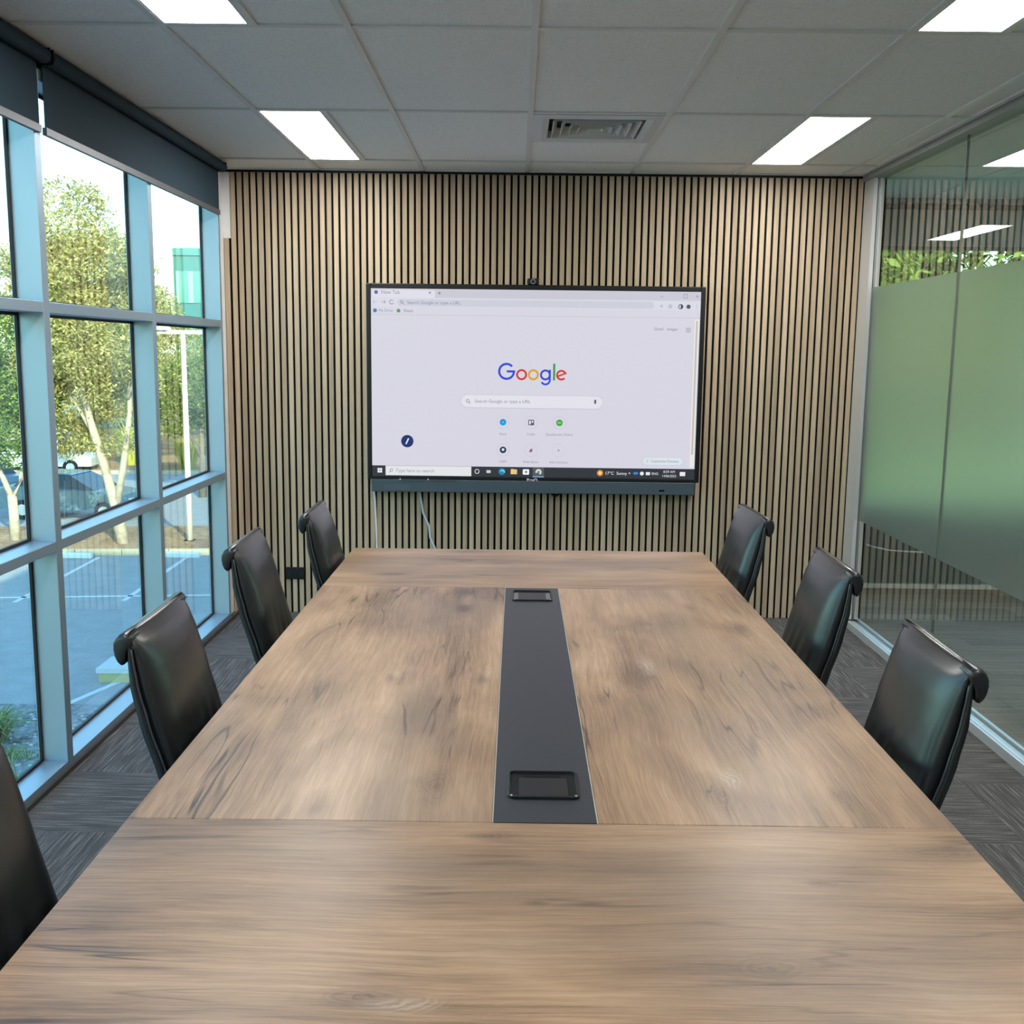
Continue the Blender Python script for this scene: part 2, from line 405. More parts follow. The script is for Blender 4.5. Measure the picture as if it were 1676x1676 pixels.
# ceiling lights
def light_panel(x, y, label, parent_group='ceiling light panels'):
    t = thing('ceiling_light', label, 'light', (x, y, ZC), 0, parent_group)
    L, Wd = 1.176, 0.282
    fr = MB()
    for (a, b, c_, d) in ((-Wd/2, Wd/2, -L/2, -L/2+0.012), (-Wd/2, Wd/2, L/2-0.012, L/2), (-Wd/2, -Wd/2+0.010, -L/2+0.012, L/2-0.012), (Wd/2-0.010, Wd/2, -L/2+0.012, L/2-0.012)):
        fr.box(a, b, c_, d, -0.002, 0.03)
    obj('frame', fr, m_tee_cap, t)
    obj('diffuser', MB().box(-Wd/2+0.010, Wd/2-0.010, -L/2+0.012, L/2-0.012, 0.001, 0.012), m_lamp, t)
    return t
LP = light_panel(-1.008, 5.366, 'lit ceiling panel nearest the slat wall, on the window side')
copy_tree(LP, 'lit ceiling panel nearest the slat wall, on the glass partition side', (1.392, 5.366, ZC))
copy_tree(LP, 'lit ceiling panel cut by the top edge, on the window side', (-1.008, 2.966, ZC))
copy_tree(LP, 'lit ceiling panel cut by the top edge, on the glass partition side', (1.392, 2.966, ZC))
copy_tree(LP, 'lit ceiling panel above the photographer, window side', (-1.008, 0.566, ZC))
copy_tree(LP, 'lit ceiling panel above the photographer, partition side', (1.392, 0.566, ZC))
copy_tree(LP, 'lit ceiling panel over the corridor floor beyond the glass partition', (3.75, 5.30, ZC))
copy_tree(LP, 'lit ceiling panel over the corridor, level with the camera', (3.75, 1.2, ZC))

# air vent
vt = thing('air_vent', 'square four-way louvred air vent in the ceiling in front of the screen', 'vent', (0.342, 5.076, ZC))
fr = MB(); o_, i_ = 0.288, 0.215
n4 = lambda r, z: [(-r, -r, z), (r, -r, z), (r, r, z), (-r, r, z)]
fr.loft([n4(o_, 0.02), n4(o_, -0.004), n4(i_+0.03, -0.012), n4(i_, -0.004), n4(i_, 0.03)], cap=False)
obj('frame', fr, m_tee_cap, vt)
obj('duct', MB().box(-0.22, 0.22, -0.22, 0.22, 0.05, 0.06), plain('duct_dark', (0.03, 0.03, 0.03), 0.9), vt)
m_blade = plain('vent_blade', (0.66, 0.66, 0.62), 0.45)
for q in range(5):
    r1 = 0.198-0.040*q; r0 = r1-0.023
    for k in range(4):
        b = MB(); th = 0.003
        b.add([(-r1, -r1, -0.010), (r1, -r1, -0.010), (r0, -r0, 0.034), (-r0, -r0, 0.034),
               (-r1, -r1+th, -0.010), (r1, -r1+th, -0.010), (r0, -r0+th, 0.034), (-r0, -r0+th, 0.034)],
              [(0, 1, 2, 3), (7, 6, 5, 4), (0, 4, 5, 1), (1, 5, 6, 2), (2, 6, 7, 3), (3, 7, 4, 0)])
        bo = obj('blade', b, m_blade, vt); bo.rotation_euler = (0, 0, k*PI/2)

# ------------------------------------------------------------------ window wall
win = thing('window_1', 'floor to ceiling window wall of pale frames along the left side', 'window', kind='structure')
mul = [-0.72, 0.41, 1.54, 2.67, 3.80, 4.93, 6.066]
GX = -1.792
for i, yy in enumerate(mul):
    y1 = yy+0.05 if i < 6 else yy+0.03
    bevel(obj('mullion', MB().box(-1.80, XF, yy, y1, 0.0, 2.56), m_frame, win), 0.002)
zt = [(0.0, 0.042), (0.852, 0.890), (1.718, 1.758), (2.52, 2.56)]
starts = [YB]+[m+0.05 for m in mul[:-1]]
for a, b in zip(starts, mul):
    if b-a < 0.2: continue
    for z0, z1 in zt:
        nm = 'sill' if z0 == 0 else 'transom'
        bevel(obj(nm, MB().box(-1.80, XF-(0.0 if z0 == 0 else 0.001), a, b, z0, z1), m_frame, win), 0.002)
    for (_, za), (zb, _) in zip(zt[:-1], zt[1:]):
        obj('glass_pane', MB().box(GX-0.006, GX, a+0.002, b-0.002, za+0.001, zb-0.001), m_glass, win)
        g = MB(); gw = 0.011
        g.box(GX, GX+0.010, a, a+gw, za, zb).box(GX, GX+0.010, b-gw, b, za, zb).box(GX, GX+0.010, a+gw, b-gw, za, za+gw).box(GX, GX+0.010, a+gw, b-gw, zb-gw, zb)
        obj('gasket', g, m_gasket, win)
tag(obj('baseboard_left', MB().box(XF-0.002, XF+0.012, YB, 6.29, 0.0, 0.018), plain('dark_edge_trim', (0.05, 0.045, 0.045), 0.6)),
    'thin dark carpet edge trim along the foot of the window wall', 'trim', kind='structure')

# blinds
def blind(y0, y1, label):
    t = thing('roller_blind', label, 'blind', (-1.665, (y0+y1)/2, 2.56), 0, 'roller blinds along the windows')
    h = (y1-y0)/2
    obj('roller_tube', MB().cyl((0.008, -h+0.005, 0.036), 0.0265, (0, 2*h-0.01, 0), 20), m_blind, t, smooth=False)
    obj('fabric', MB().box(-0.019, -0.016, -h+0.012, h-0.012, -0.195, 0.03), m_blind, t)
    obj('bottom_rail', MB().box(-0.026, -0.010, -h+0.008, h-0.008, -0.222, -0.196), m_rail, t)
    obj('end_bracket', MB().box(-0.020, 0.030, h-0.004, h, 0.012, 0.062), m_black, t)
    obj('end_bracket', MB().box(-0.020, 0.030, -h, -h+0.004, 0.012, 0.062), m_black, t)
    return t
blind(3.862, 6.07, 'dark slate roller blind ending at the slat wall')
blind(1.62, 3.838, 'dark slate roller blind at the left frame edge, nearer the camera')

# ------------------------------------------------------------------ glass partition
wr = thing('wall_right', 'clear glass partition with a frosted band between the room and corridor', 'wall', kind='structure')
obj('floor_track', MB().box(1.975, 2.065, YB, 6.29, 0, 0.018).box(1.975, 1.987, YB, 6.29, 0.018, 0.042).box(2.050, 2.065, YB, 6.29, 0.018, 0.042).box(2.004, 2.036, YB, 6.29, 0.018, 0.032), m_alu, wr)
obj('head_channel', MB().box(1.975, 2.065, YB, 6.29, 2.590, ZC), m_chan, wr)
obj('side_channel', MB().box(1.99, 2.012, 6.13, 6.298, 0.042, 2.592).box(2.03, 2.05, 6.13, 6.298, 0.042, 2.592).box(2.008, 2.032, 6.25, 6.298, 0.042, 2.592), m_alu, wr)
jn = [6.25, 4.95, 3.65, 2.35, 1.05, -0.25, YB]
for a, b in zip(jn[1:], jn[:-1]):
    obj('glass_pane', MB().box(XG-0.006, XG+0.006, a+0.0015, b-0.0015, 0.033, 2.592), m_glass2, wr)
    obj('frosted_film', MB().box(XG-0.0072, XG-0.0062, a+0.003, b-0.003, 0.645, 1.985), m_frost, wr)
m_joint = plain('clear_silicone_joint', (0.10, 0.13, 0.12), 0.3)
for a in jn[1:-1]:
    obj('silicone_joint', MB().box(XG-0.0065, XG+0.0065, a-0.0014, a+0.0014, 0.033, 2.592), m_joint, wr)

# corridor beyond
cf = obj('floor_corridor', MB().box(XG+0.0, XR, YB, YE+0.05, -0.12, -0.006), plain('corridor_slab', (0.1, 0.1, 0.1), 0.9))
tag(cf, 'corridor floor of grey-brown timber-look planks beyond the glass partition', 'floor', kind='structure')
pk = None
for r in range(31):
    yy = 7.17-0.18*r-0.09
    x = 2.07-1.22*((r*0.37) % 1)
    while x < 5.6:
        x0, x1 = max(x, 2.07), min(x+1.22, XR)
        if x1-x0 > 0.05:
            if x1-x0 > 1.219:
                if pk is None: pk = obj('floor_plank', MB().box(-0.609, 0.609, -0.089, 0.089, -0.006, 0), m_vinyl, cf, ((x0+x1)/2, yy, 0))
                else: dup(pk, cf, ((x0+x1)/2, yy, 0))
            else:
                hw = (x1-x0)/2-0.001
                obj('floor_plank', MB().box(-hw, hw, -0.089, 0.089, -0.006, 0), m_vinyl, cf, ((x0+x1)/2, yy, 0))
        x += 1.22
tag(obj('wall_corridor', MB().box(XR, XR+0.1, YB, YE+0.1, -0.12, ZC+0.1), m_wall), 'white corridor wall opposite the glass partition', 'wall', kind='structure')
w2 = thing('window_2', 'window wall closing the far end of the corridor beyond the glass partition', 'window', kind='structure')
for x in (2.06, 3.95, 5.52):
    obj('mullion', MB().box(x, x+0.05, YE-0.02, YE+0.12, 0, ZC), m_frame, w2)
for a, b in ((2.11, 3.95), (4.0, 5.52)):
    obj('sill', MB().box(a, b, YE-0.02, YE+0.12, 0, 0.030), m_white, w2)
    obj('shade_infill', MB().box(a, b, YE+0.02, YE+0.06, 0.030, 0.54), plain('grey_shade_infill', (0.16, 0.17, 0.165), 0.6), w2)  # added opaque infill, its grey stands in for the shaded ground outside
    obj('transom', MB().box(a, b, YE, YE+0.12, 0.54, 0.58), m_frame, w2)
    obj('transom', MB().box(a, b, YE, YE+0.12, 2.605, ZC+0.2), m_frame, w2)
    obj('glass_pane', MB().box(a, b, YE-0.012, YE-0.004, 0.032, 2.60), m_glass, w2)
t = thing('roller_blind', 'pale grey roller blind on the corridor end window, behind the glass', 'blind', (3.03, YE+0.055, 2.58))
m_pale = plain('pale_blind_fabric', (0.30, 0.35, 0.37), 0.9)
obj('fabric', MB().box(-0.90, 0.90, -0.002, 0.002, -0.25, 0.0), m_pale, t)
obj('roller_tube', MB().cyl((-0.90, 0.0, 0.006), 0.018, (1.80, 0, 0), 16), m_rail, t)
obj('bottom_rail', MB().box(-0.90, 0.90, -0.008, 0.008, -0.276, -0.25), m_rail, t)

# ------------------------------------------------------------------ meeting table
TX0, TX1, TZ = -0.698, 0.806, 0.755
seamN, seamF, TYN, TYF = 1.802, 3.725, 1.05, 4.462
tbl = thing('meeting_table', 'large wood-grain meeting table with a black cable insert down its middle', 'table', (0, 0, 0))
def panel(x0, x1, y0, y1, mat, rot):
    cx, cyy = (x0+x1)/2, (y0+y1)/2; hx, hy = (x1-x0)/2, (y1-y0)/2
    if rot: hx, hy = hy, hx
    o = obj('table_panel', MB().bbox(-hx, hx, -hy, hy, -0.032, 0, 0.0012), mat, tbl, (cx, cyy, TZ))
    if rot: o.rotation_euler = (0, 0, PI/2)
    return o
CX0, CX1 = -0.034, 0.154
g = 0.0008
panel(TX0, TX1, TYN, seamN-g, wood_table('oak_laminate_near', 1.0, ((-0.252, -0.148, 0.035, 0.9, 1), (0.29, -0.072, 0.05, 0.55, 0), (-0.013, 0.096, 0.012, 0.9, 0), (-0.095, 0.322, 0.024, 0.7, 0), (0.665, 0.282, 0.05, 0.55, 0), (0.444, 0.171, 0.014, 0.7, 0), (-0.474, 0.024, 0.03, 0.3, 0))), False)
panel(TX0, TX1, seamF+g, TYF, wood_table('oak_laminate_far', 2.3, ((-0.403, 0.017, 0.04, 0.4, 0), (0.434, -0.107, 0.04, 0.4, 0))), False)
panel(TX0, CX0-0.003, seamN+g, seamF-g, wood_table('oak_laminate_window_side', 4.1, ((-0.45, 0.153, 0.045, 0.5, 0), (-0.814, -0.22, 0.05, 0.65, 0), (-0.121, -0.047, 0.022, 0.7, 1), (-0.111, -0.285, 0.03, 0.6, 1), (0.911, -0.033, 0.06, 0.5, 0))), True)
panel(CX1+0.003, TX1, seamN+g, seamF-g, wood_table('oak_laminate_partition_side', 6.2, ((-0.067, 0.142, 0.055, 0.65, 1), (-0.825, 0.071, 0.05, 0.5, 1), (0.478, 0.089, 0.05, 0.5, 0), (0.688, -0.109, 0.03, 0.55, 0), (-0.832, -0.153, 0.03, 0.6, 0), (-0.264, 0.261, 0.03, 0.5, 0))), True)
obj('edge_strip', MB().box(CX0-0.0028, CX0-0.0004, seamN+g, seamF-g, TZ-0.03, TZ+0.0004)
    .box(CX1+0.0004, CX1+0.0028, seamN+g, seamF-g, TZ-0.03, TZ+0.0004).box(CX0, CX1, seamF-0.0035, seamF-0.001, TZ-0.03, TZ+0.0004), m_edge, tbl)
obj('cable_insert', MB().box(CX0, CX1, seamN+0.0035, seamF-0.004, TZ-0.03, TZ-0.001), m_matt, tbl)
def power_box(yc, L):
    x0, x1, y0, y1 = -0.010, 0.130, yc-L/2, yc+L/2
    def rr(ix, z, n=6):
        r = max(0.014-ix, 0.003); a, b, c_, d = x0+ix, x1-ix, y0+ix, y1-ix; P = []
        for k, (qx, qy) in enumerate(((b-r, d-r), (a+r, d-r), (a+r, c_+r), (b-r, c_+r))):
            for q in range(n+1):
                an = PI/2*k+PI/2*q/n; P.append((qx+r*math.cos(an), qy+r*math.sin(an), z))
        return P
    fr = MB().loft([rr(0, TZ-0.001), rr(0, TZ+0.0025), rr(0.002, TZ+0.004), rr(0.005, TZ+0.004), rr(0.006, TZ-0.0005)], cap=False)
    b = obj('power_box', fr, m_black, tbl)
    obj('lid', MB().box(x0+0.022, x1-0.022, y0+0.010, y1-0.036, TZ-0.001, TZ+0.0022), m_black, b)
    obj('slot', MB().box(x0+0.034, x1-0.034, y1-0.032, y1-0.022, TZ-0.001, TZ-0.0004), m_felt, b)
    obj('tray', MB().box(x0+0.007, x1-0.007, y0+0.007, y1-0.007, TZ-0.002, TZ-0.0006), plain('gloss_black_tray', (0.012, 0.013, 0.015), 0.15), b)
    for xx in (x0+0.008, x1-0.008):
        obj('screw', MB().cyl((xx, y0+0.006, TZ+0.003), 0.0022, (0, 0, 0.0018), 10), m_alu, b)
power_box(1.972, 0.130)
power_box(3.600, 0.150)
m_base = plain('dark_table_base', (0.04, 0.04, 0.042), 0.5)
obj('pedestal', MB().box(-0.18, 0.28, 1.55, 1.60, 0.06, TZ-0.07), m_base, tbl)
obj('pedestal', MB().box(-0.18, 0.28, 3.92, 3.97, 0.06, TZ-0.07), m_base, tbl)
obj('foot_plate', MB().bbox(-0.20, 0.30, 1.45, 1.70, 0.0, 0.06, 0.01), m_base, tbl)
obj('foot_plate', MB().bbox(-0.20, 0.30, 3.82, 4.07, 0.0, 0.06, 0.01), m_base, tbl)
obj('under_beam', MB().box(-0.02, 0.12, 1.3, 4.2, TZ-0.07, TZ-0.034), m_base, tbl)

# ------------------------------------------------------------------ chairs
def lerp_curve(pts, z):
    for (z0, a), (z1, b) in zip(pts[:-1], pts[1:]):
        if z0 <= z <= z1:
            u = (z-z0)/(z1-z0); u = u*u*(3-2*u)*0.35+u*0.65
            return a+(b-a)*u
    return pts[-1][1] if z > pts[-1][0] else pts[0][1]
rear_c = [(0.40, 0.165), (0.50, 0.128), (0.626, 0.083), (0.756, 0.045), (0.84, 0.028), (0.90, 0.025), (0.965, 0.026)]
seam_c = [(0.40, 0.195), (0.50, 0.157), (0.626, 0.110), (0.756, 0.071), (0.84, 0.051), (0.90, 0.042), (0.965, 0.034)]
front_c = [(0.40, 0.245), (0.50, 0.205), (0.626, 0.160), (0.69, 0.142), (0.80, 0.113), (0.88, 0.089), (0.93, 0.067), (0.955, 0.046), (0.967, 0.034)]
HW = 0.212
def make_chair(label):
    t = thing('dining_chair', label, 'chair', (0, 0, 0), 0, 'black leather scroll-back chairs around the table')
    # front cushion
    loops = []
    zs = [0.40, 0.44, 0.48, 0.52, 0.56, 0.60, 0.63, 0.66, 0.69, 0.72, 0.75, 0.78, 0.81, 0.84, 0.87, 0.895, 0.915, 0.93, 0.943, 0.953, 0.961, 0.966]
    nU = 30
    for z in zs:
        xs_, xf = lerp_curve(seam_c, z), lerp_curve(front_c, z)
        lp = []
        for k in range(nU+1):
            u = -1+2*k/nU
            prof = (1-abs(u)**6.0)**0.5 if abs(u) < 1 else 0
            crown = 0.010*(1-u*u)
            wr = 0.0
            if 0.5 < z < 0.80:
                env = math.exp(-((z-0.64)/0.08)**2)*math.exp(-((u-0.05)/0.45)**2)
                wr = 0.0055*env*math.sin(u*19+2.2*math.sin(z*14))
            lp.append((xs_+(xf-xs_)*prof+(crown-0.006)*min(1, prof)+wr, HW*(u-0.03*u*abs(u)**7), z))
        lp += [(xs_, HW*0.97*(1-2*k/6), z) for k in range(1, 6)]
        loops.append(lp)
    obj('backrest', MB().loft(loops), m_leather, t, smooth=True)
    # rear shell
    loops = []
    for z in zs[:-2]:
        xr, xs_ = lerp_curve(rear_c, z), lerp_curve(seam_c, z)
        lp = [(xs_-0.001, HW*0.985*(-1+2*k/8), z) for k in range(9)]
        lp += [(xr+0.006*(abs(1-2*k/8)**6), HW*0.985*(1-2*k/8), z) for k in range(9)]
        loops.append(lp)
    obj('back_panel', MB().loft(loops), m_leather, t, smooth=True)
    for s in (-1, 1):
        obj('piping', MB().tube([(lerp_curve(seam_c, z)+0.001, s*(HW*0.985), z) for z in zs[2:-4]], 0.0026, 6), m_pipe, t, smooth=True)
    # scroll rolled over the back of the top edge
    prof = [(0.044, 0.9535), (0.037, 0.9615), (0.028, 0.9668), (0.016, 0.9650), (0.006, 0.957), (0.000, 0.945), (-0.001, 0.929),
            (0.002, 0.912), (0.008, 0.899), (0.016, 0.892), (0.022, 0.894), (0.025, 0.904), (0.028, 0.922), (0.036, 0.936)]
    cxp = sum(p[0] for p in prof)/len(prof); czp = sum(p[1] for p in prof)/len(prof)
    loops = []
    for yy, s in ((-HW-0.001, 0.62), (-HW, 0.88), (-HW+0.005, 1.0), (-0.10, 1.01), (0, 1.015), (0.10, 1.01), (HW-0.005, 1.0), (HW, 0.88), (HW+0.001, 0.62)):
        loops.append([(cxp+(px-cxp)*s, yy, czp+(pz-czp)*s) for px, pz in prof])
    obj('scroll', MB().loft(loops), m_leather, t, smooth=True)
    # seat
    loops = []
    for z, ins in ((0.385, 0.006), (0.40, 0.0), (0.455, 0.0), (0.478, 0.008), (0.490, 0.03), (0.495, 0.08)):
        x0, x1, h = 0.20+ins*0.3, 0.60-ins, 0.225-ins; rr = 0.03; lp = []
        for k, (qx, qy) in enumerate(((x1-rr, h-rr), (x0+rr, h-rr), (x0+rr, -h+rr), (x1-rr, -h+rr))):
            for q in range(5):
                an = PI/2*k+PI/2*q/4; lp.append((qx+rr*math.cos(an), qy+rr*math.sin(an), z))
        loops.append(lp)
    obj('seat', MB().loft(loops), m_leather, t, smooth=True)
    for x, y, dx in ((0.215, 0.185, -0.05), (0.215, -0.185, -0.05), (0.555, 0.185, 0.01), (0.555, -0.185, 0.01)):
        a, b = 0.021, 0.014
        sq = lambda r, cx, z: [(cx-r, y-r, z), (cx+r, y-r, z), (cx+r, y+r, z), (cx-r, y+r, z)]
        obj('leg', MB().loft([sq(b, x+dx, 0.0), sq(a, x, 0.40)]), m_leg, t)
    return t
ch0 = make_chair('black leather chair nearest the camera, cut by the left frame edge')
def put(o, side, xroll, yc, rz=0.0):
    o.location = (xroll, yc, 0); o.rotation_euler = (0, 0, rz if side == 'L' else PI+rz)
put(ch0, 'L', -0.905, 1.485, 0.0)
for side, xr_, yc, rz, lab in (
    ('L', -0.903, 2.488, 0.02, 'black leather chair on the window side, second from the camera'),
    ('L', -0.946, 3.512, 0.02, 'black leather chair in the middle of the window side, by the wall outlet'),
    ('L', -0.848, 4.222, 0.02, 'black leather chair at the screen end of the window side'),
    ('R', 1.00, 1.49, 0.0, 'black leather chair only just showing at the right frame edge'),
    ('R', 0.985, 2.302, -0.03, 'black leather chair on the partition side, largest of that row'),
    ('R', 1.036, 3.262, -0.02, 'black leather chair in the middle of the partition side'),
    ('R', 1.004, 4.275, 0.04, 'black leather chair at the screen end of the partition side')):
    put(copy_tree(ch0, lab), side, xr_, yc, rz)

# ------------------------------------------------------------------ screen
YS = 6.210
DX0, DX1, DZ0, DZ1 = -0.885, 1.084, 0.842, 1.983           # outer bezel
SX0, SX1, SZ0, SZ1 = -0.857, 1.056, 0.864, 1.954           # picture
tv = thing('display_screen', 'large wall-mounted touch screen showing a search page on the slat wall', 'screen', (0, 0, 0))
bz = MB().box(DX0, SX0, YS, 6.285, DZ0, DZ1).box(SX1, DX1, YS, 6.285, DZ0, DZ1).box(SX0, SX1, YS, 6.285, DZ0, SZ0).box(SX0, SX1, YS, 6.285, SZ1, DZ1).box(SX0, SX1, YS+0.02, 6.285, SZ0, SZ1)
bevel(obj('bezel', bz, m_black, tv), 0.004)
obj('wall_mount', MB().box(-0.3, 0.5, 6.285, 6.302, 1.2, 1.7), m_black, tv)
EM = 0.72
mats = {}
def em(hexc, k=1.0):
    key = (hexc, k)
    if key not in mats:
        c = [int(hexc[i:i+2], 16)/255 for i in (0, 2, 4)]
        c = [(v/12.92 if v <= 0.04045 else ((v+0.055)/1.055)**2.4) for v in c]
        t = NT('screen_'+hexc); t.set(col=(0, 0, 0), emit=c, es=k, spec=0.25, rough=0.35); mats[key] = t.m
    return mats[key]
pic = obj('picture', MB().box(SX0, SX1, YS+0.004, YS+0.010, SZ0, SZ1), em('D6D5E1'), tv)
PX = lambda px: SX0+(px-609.5)/(1141.0-609.5)*(SX1-SX0)
PZ = lambda py: SZ1-(py-475.5)/(778.0-475.5)*(SZ1-SZ0)
SC = (SX1-SX0)/(1141.0-609.5)
LAYER = [YS+0.0038]
def rect(name, x0, y0, x1, y1, mat, dy=0.0, rad=0.0):
    yy = LAYER[0]-dy; a, b, c_, d = PX(x0), PX(x1), PZ(y1), PZ(y0)
    if rad == 0: P = [(a, yy, c_), (b, yy, c_), (b, yy, d), (a, yy, d)]
    else:
        r = rad*SC; P = []
        for k, (qx, qz) in enumerate(((b-r, d-r), (a+r, d-r), (a+r, c_+r), (b-r, c_+r))):
            for q in range(7):
                an = PI/2*k+PI/2*q/6; P.append((qx+r*math.cos(an), yy, qz+r*math.sin(an)))
    return obj(name, MB().flat(P), mat, pic)
def disc(name, x, y, r, mat, dy=0.0005, n=28):
    return obj(name, MB().flat([(PX(x)+r*SC*math.cos(2*PI*k/n), LAYER[0]-dy, PZ(y)+r*SC*math.sin(2*PI*k/n)) for k in range(n)]), mat, pic)
def arc(mb, x, y, r, wd, a0, a1, dy=0.0006, n=40):          # ring sector, degrees anticlockwise from +x
    for k in range(n):
        p = []
        for a, rr_ in ((a0+(a1-a0)*k/n, r-wd/2), (a0+(a1-a0)*(k+1)/n, r-wd/2), (a0+(a1-a0)*(k+1)/n, r+wd/2), (a0+(a1-a0)*k/n, r+wd/2)):
            a = math.radians(a); p.append((PX(x)+rr_*SC*math.cos(a), LAYER[0]-dy, PZ(y)+rr_*SC*math.sin(a)))
        mb.add(p, [(0, 1, 2, 3)])
    return mb
def quad(mb, pts, dy=0.0006):
    mb.add([(PX(x), LAYER[0]-dy, PZ(y)) for x, y in pts], [(0, 1, 2, 3)]); return mb
def text(s, x, y, size, mat, align='LEFT', name='screen_text', dy=0.0006, parent=None, bold=0.0):
    cu = bpy.data.curves.new('txt', 'FONT'); cu.body = s; cu.size = size*SC; cu.align_x = align; cu.align_y = 'CENTER'; cu.offset = bold*SC
    o = bpy.data.objects.new('txt', cu); C.objects.link(o)
    dg = bpy.context.evaluated_depsgraph_get(); me = bpy.data.meshes.new_from_object(o.evaluated_get(dg))
    bpy.data.objects.remove(o); bpy.data.curves.remove(cu)
    me.transform(Matrix.Translation((PX(x), LAYER[0]-dy, PZ(y))) @ Matrix.Rotation(PI/2, 4, 'X'))
    me.materials.clear(); me.materials.append(mat); me.name = name
    return place(bpy.data.objects.new(name, me), parent or pic)
def part(name, mb, mat): return obj(name, mb, mat, pic, fix=False)
GREY, LGREY, DGREY = em('8A8A98'), em('B9B9C6'), em('4A4A55')
# browser chrome
rect('tab_strip', 609.5, 476.5, 1141, 489.5, em('C9C8D4'))
rect('active_tab', 611, 477.5, 713, 490, em('DDDCE8'), 0.0005, 3)
disc('tab_icon', 618, 481.5, 3, em('5868A8'), 0.0010)
text('New Tab', 626, 481.5, 8, GREY, dy=0.001); text('×', 704.5, 482, 9, DGREY, 'CENTER', dy=0.001); text('+', 720, 482.5, 10, DGREY, 'CENTER', dy=0.001)
for x_, s_ in ((1078, '–'), (1116, '□'), (1135, '×')): text(s_, x_, 483, 9, GREY, 'CENTER', dy=0.001)
rect('toolbar', 609.5, 490.5, 1141, 504.5, em('D9D9E5'))
rect('address_bar', 652, 492, 1066, 503, em('CDCDDA'), 0.0005, 5)
text('←', 616, 497, 10, LGREY, 'CENTER'); text('→', 630, 497, 10, GREY, 'CENTER')
part('reload_icon', arc(MB(), 643, 497, 3.2, 1.1, 40, 340), GREY)
part('search_icon', quad(arc(MB(), 659, 496.5, 2.0, 0.9, 0, 360, 0.0012), [(660.2, 498.2), (661.0, 497.6), (663.2, 500.4), (662.4, 501.0)], 0.0012), GREY)
text('Search Google or type a URL', 668, 497.5, 7.2, em('86869A'), dy=0.0012)
for x_ in (1078, 1092): text('☆' if x_ == 1092 else '<', x_, 499, 9, GREY, 'CENTER', dy=0.001)
part('side_panel_icon', arc(arc(MB(), 1109, 499, 3.4, 1.2, 0, 360), 1109, 499, 1.6, 3.2, -90, 90), DGREY)
disc('profile_icon', 1121.5, 499, 3.4, em('55555F')); text('⋮', 1135, 499, 9, GREY, 'CENTER')
rect('bookmark_line', 609.5, 516.5, 1141, 517.2, em('C2C2D0'))
disc('bookmark_icon', 616, 510.5, 3.2, em('3F7FC0')); text('My Drive', 622, 510.5, 6, GREY)
disc('bookmark_icon', 654, 510.5, 3.0, em('5F9A5F')); text('Sheet', 662, 510.5, 7, GREY)
text('Gmail', 1067, 535, 6.4, em('80808E')); text('Images', 1088, 535, 6.4, em('80808E'))
ap = MB()
for a in range(3):
    for b in range(3): quad(ap, [(1119+a*2.7, 532.5+b*2.7), (1120.6+a*2.7, 532.5+b*2.7), (1120.6+a*2.7, 534.1+b*2.7), (1119+a*2.7, 534.1+b*2.7)])
part('app_grid_icon', ap, GREY)
rect('scroll_track', 1132.5, 519, 1139.5, 759, em('E9E8E6')); rect('scroll_thumb', 1134.5, 521, 1137.5, 738, em('C4BDB4'), 0.0005, 1.5)
# big word on the page: ring letters
blue, red, yel, grn = em('2F49D8'), em('D8352C'), em('E0A21E'), em('2F9A48')
part('logo_letter', quad(arc(MB(), 829.5, 605.5, 12.0, 3.6, 42, 360), [(829.8, 603.7), (843.3, 603.7), (843.3, 607.2), (829.8, 607.2)]), blue)
part('logo_letter', arc(MB(), 854.0, 610.5, 7.3, 3.3, 0, 360), red)
part('logo_letter', arc(MB(), 873.2, 610.5, 7.3, 3.3, 0, 360), yel)
gl = arc(MB(), 892.8, 610.5, 7.2, 3.3, 0, 360); quad(gl, [(898.4, 602), (901.6, 602), (901.6, 619), (898.4, 619)]); arc(gl, 893.0, 618.8, 7.0, 3.2, -152, 2)
part('logo_letter', gl, blue)
part('logo_letter', quad(MB(), [(905.2, 592.2), (908.6, 592.2), (908.6, 619.2), (905.2, 619.2)]), grn)
el = arc(MB(), 918.8, 610.6, 7.0, 3.2, 25, 318); quad(el, [(911.6, 611.6), (926.6, 605.8), (927.6, 608.2), (912.6, 614.2)])
part('logo_letter', el, red)
# search field
rect('search_outline', 755, 643.5, 988, 665.5, em('C6C6D2'), 0.0, 11); rect('search_box', 755.9, 644.2, 987.1, 664.4, em('E2E1EC'), 0.0005, 10.1)
part('search_icon', quad(arc(MB(), 766.5, 654, 2.4, 1.0, 0, 360, 0.0012), [(768, 655.8), (768.9, 655.1), (771, 658.0), (770.1, 658.7)], 0.0012), GREY)
text('Search Google or type a URL', 778, 654.3, 7.6, em('8A8A98'), dy=0.0012)
rect('microphone_icon', 973.2, 649.5, 976.4, 656.5, em('5A5A66'), 0.0012, 1.5)
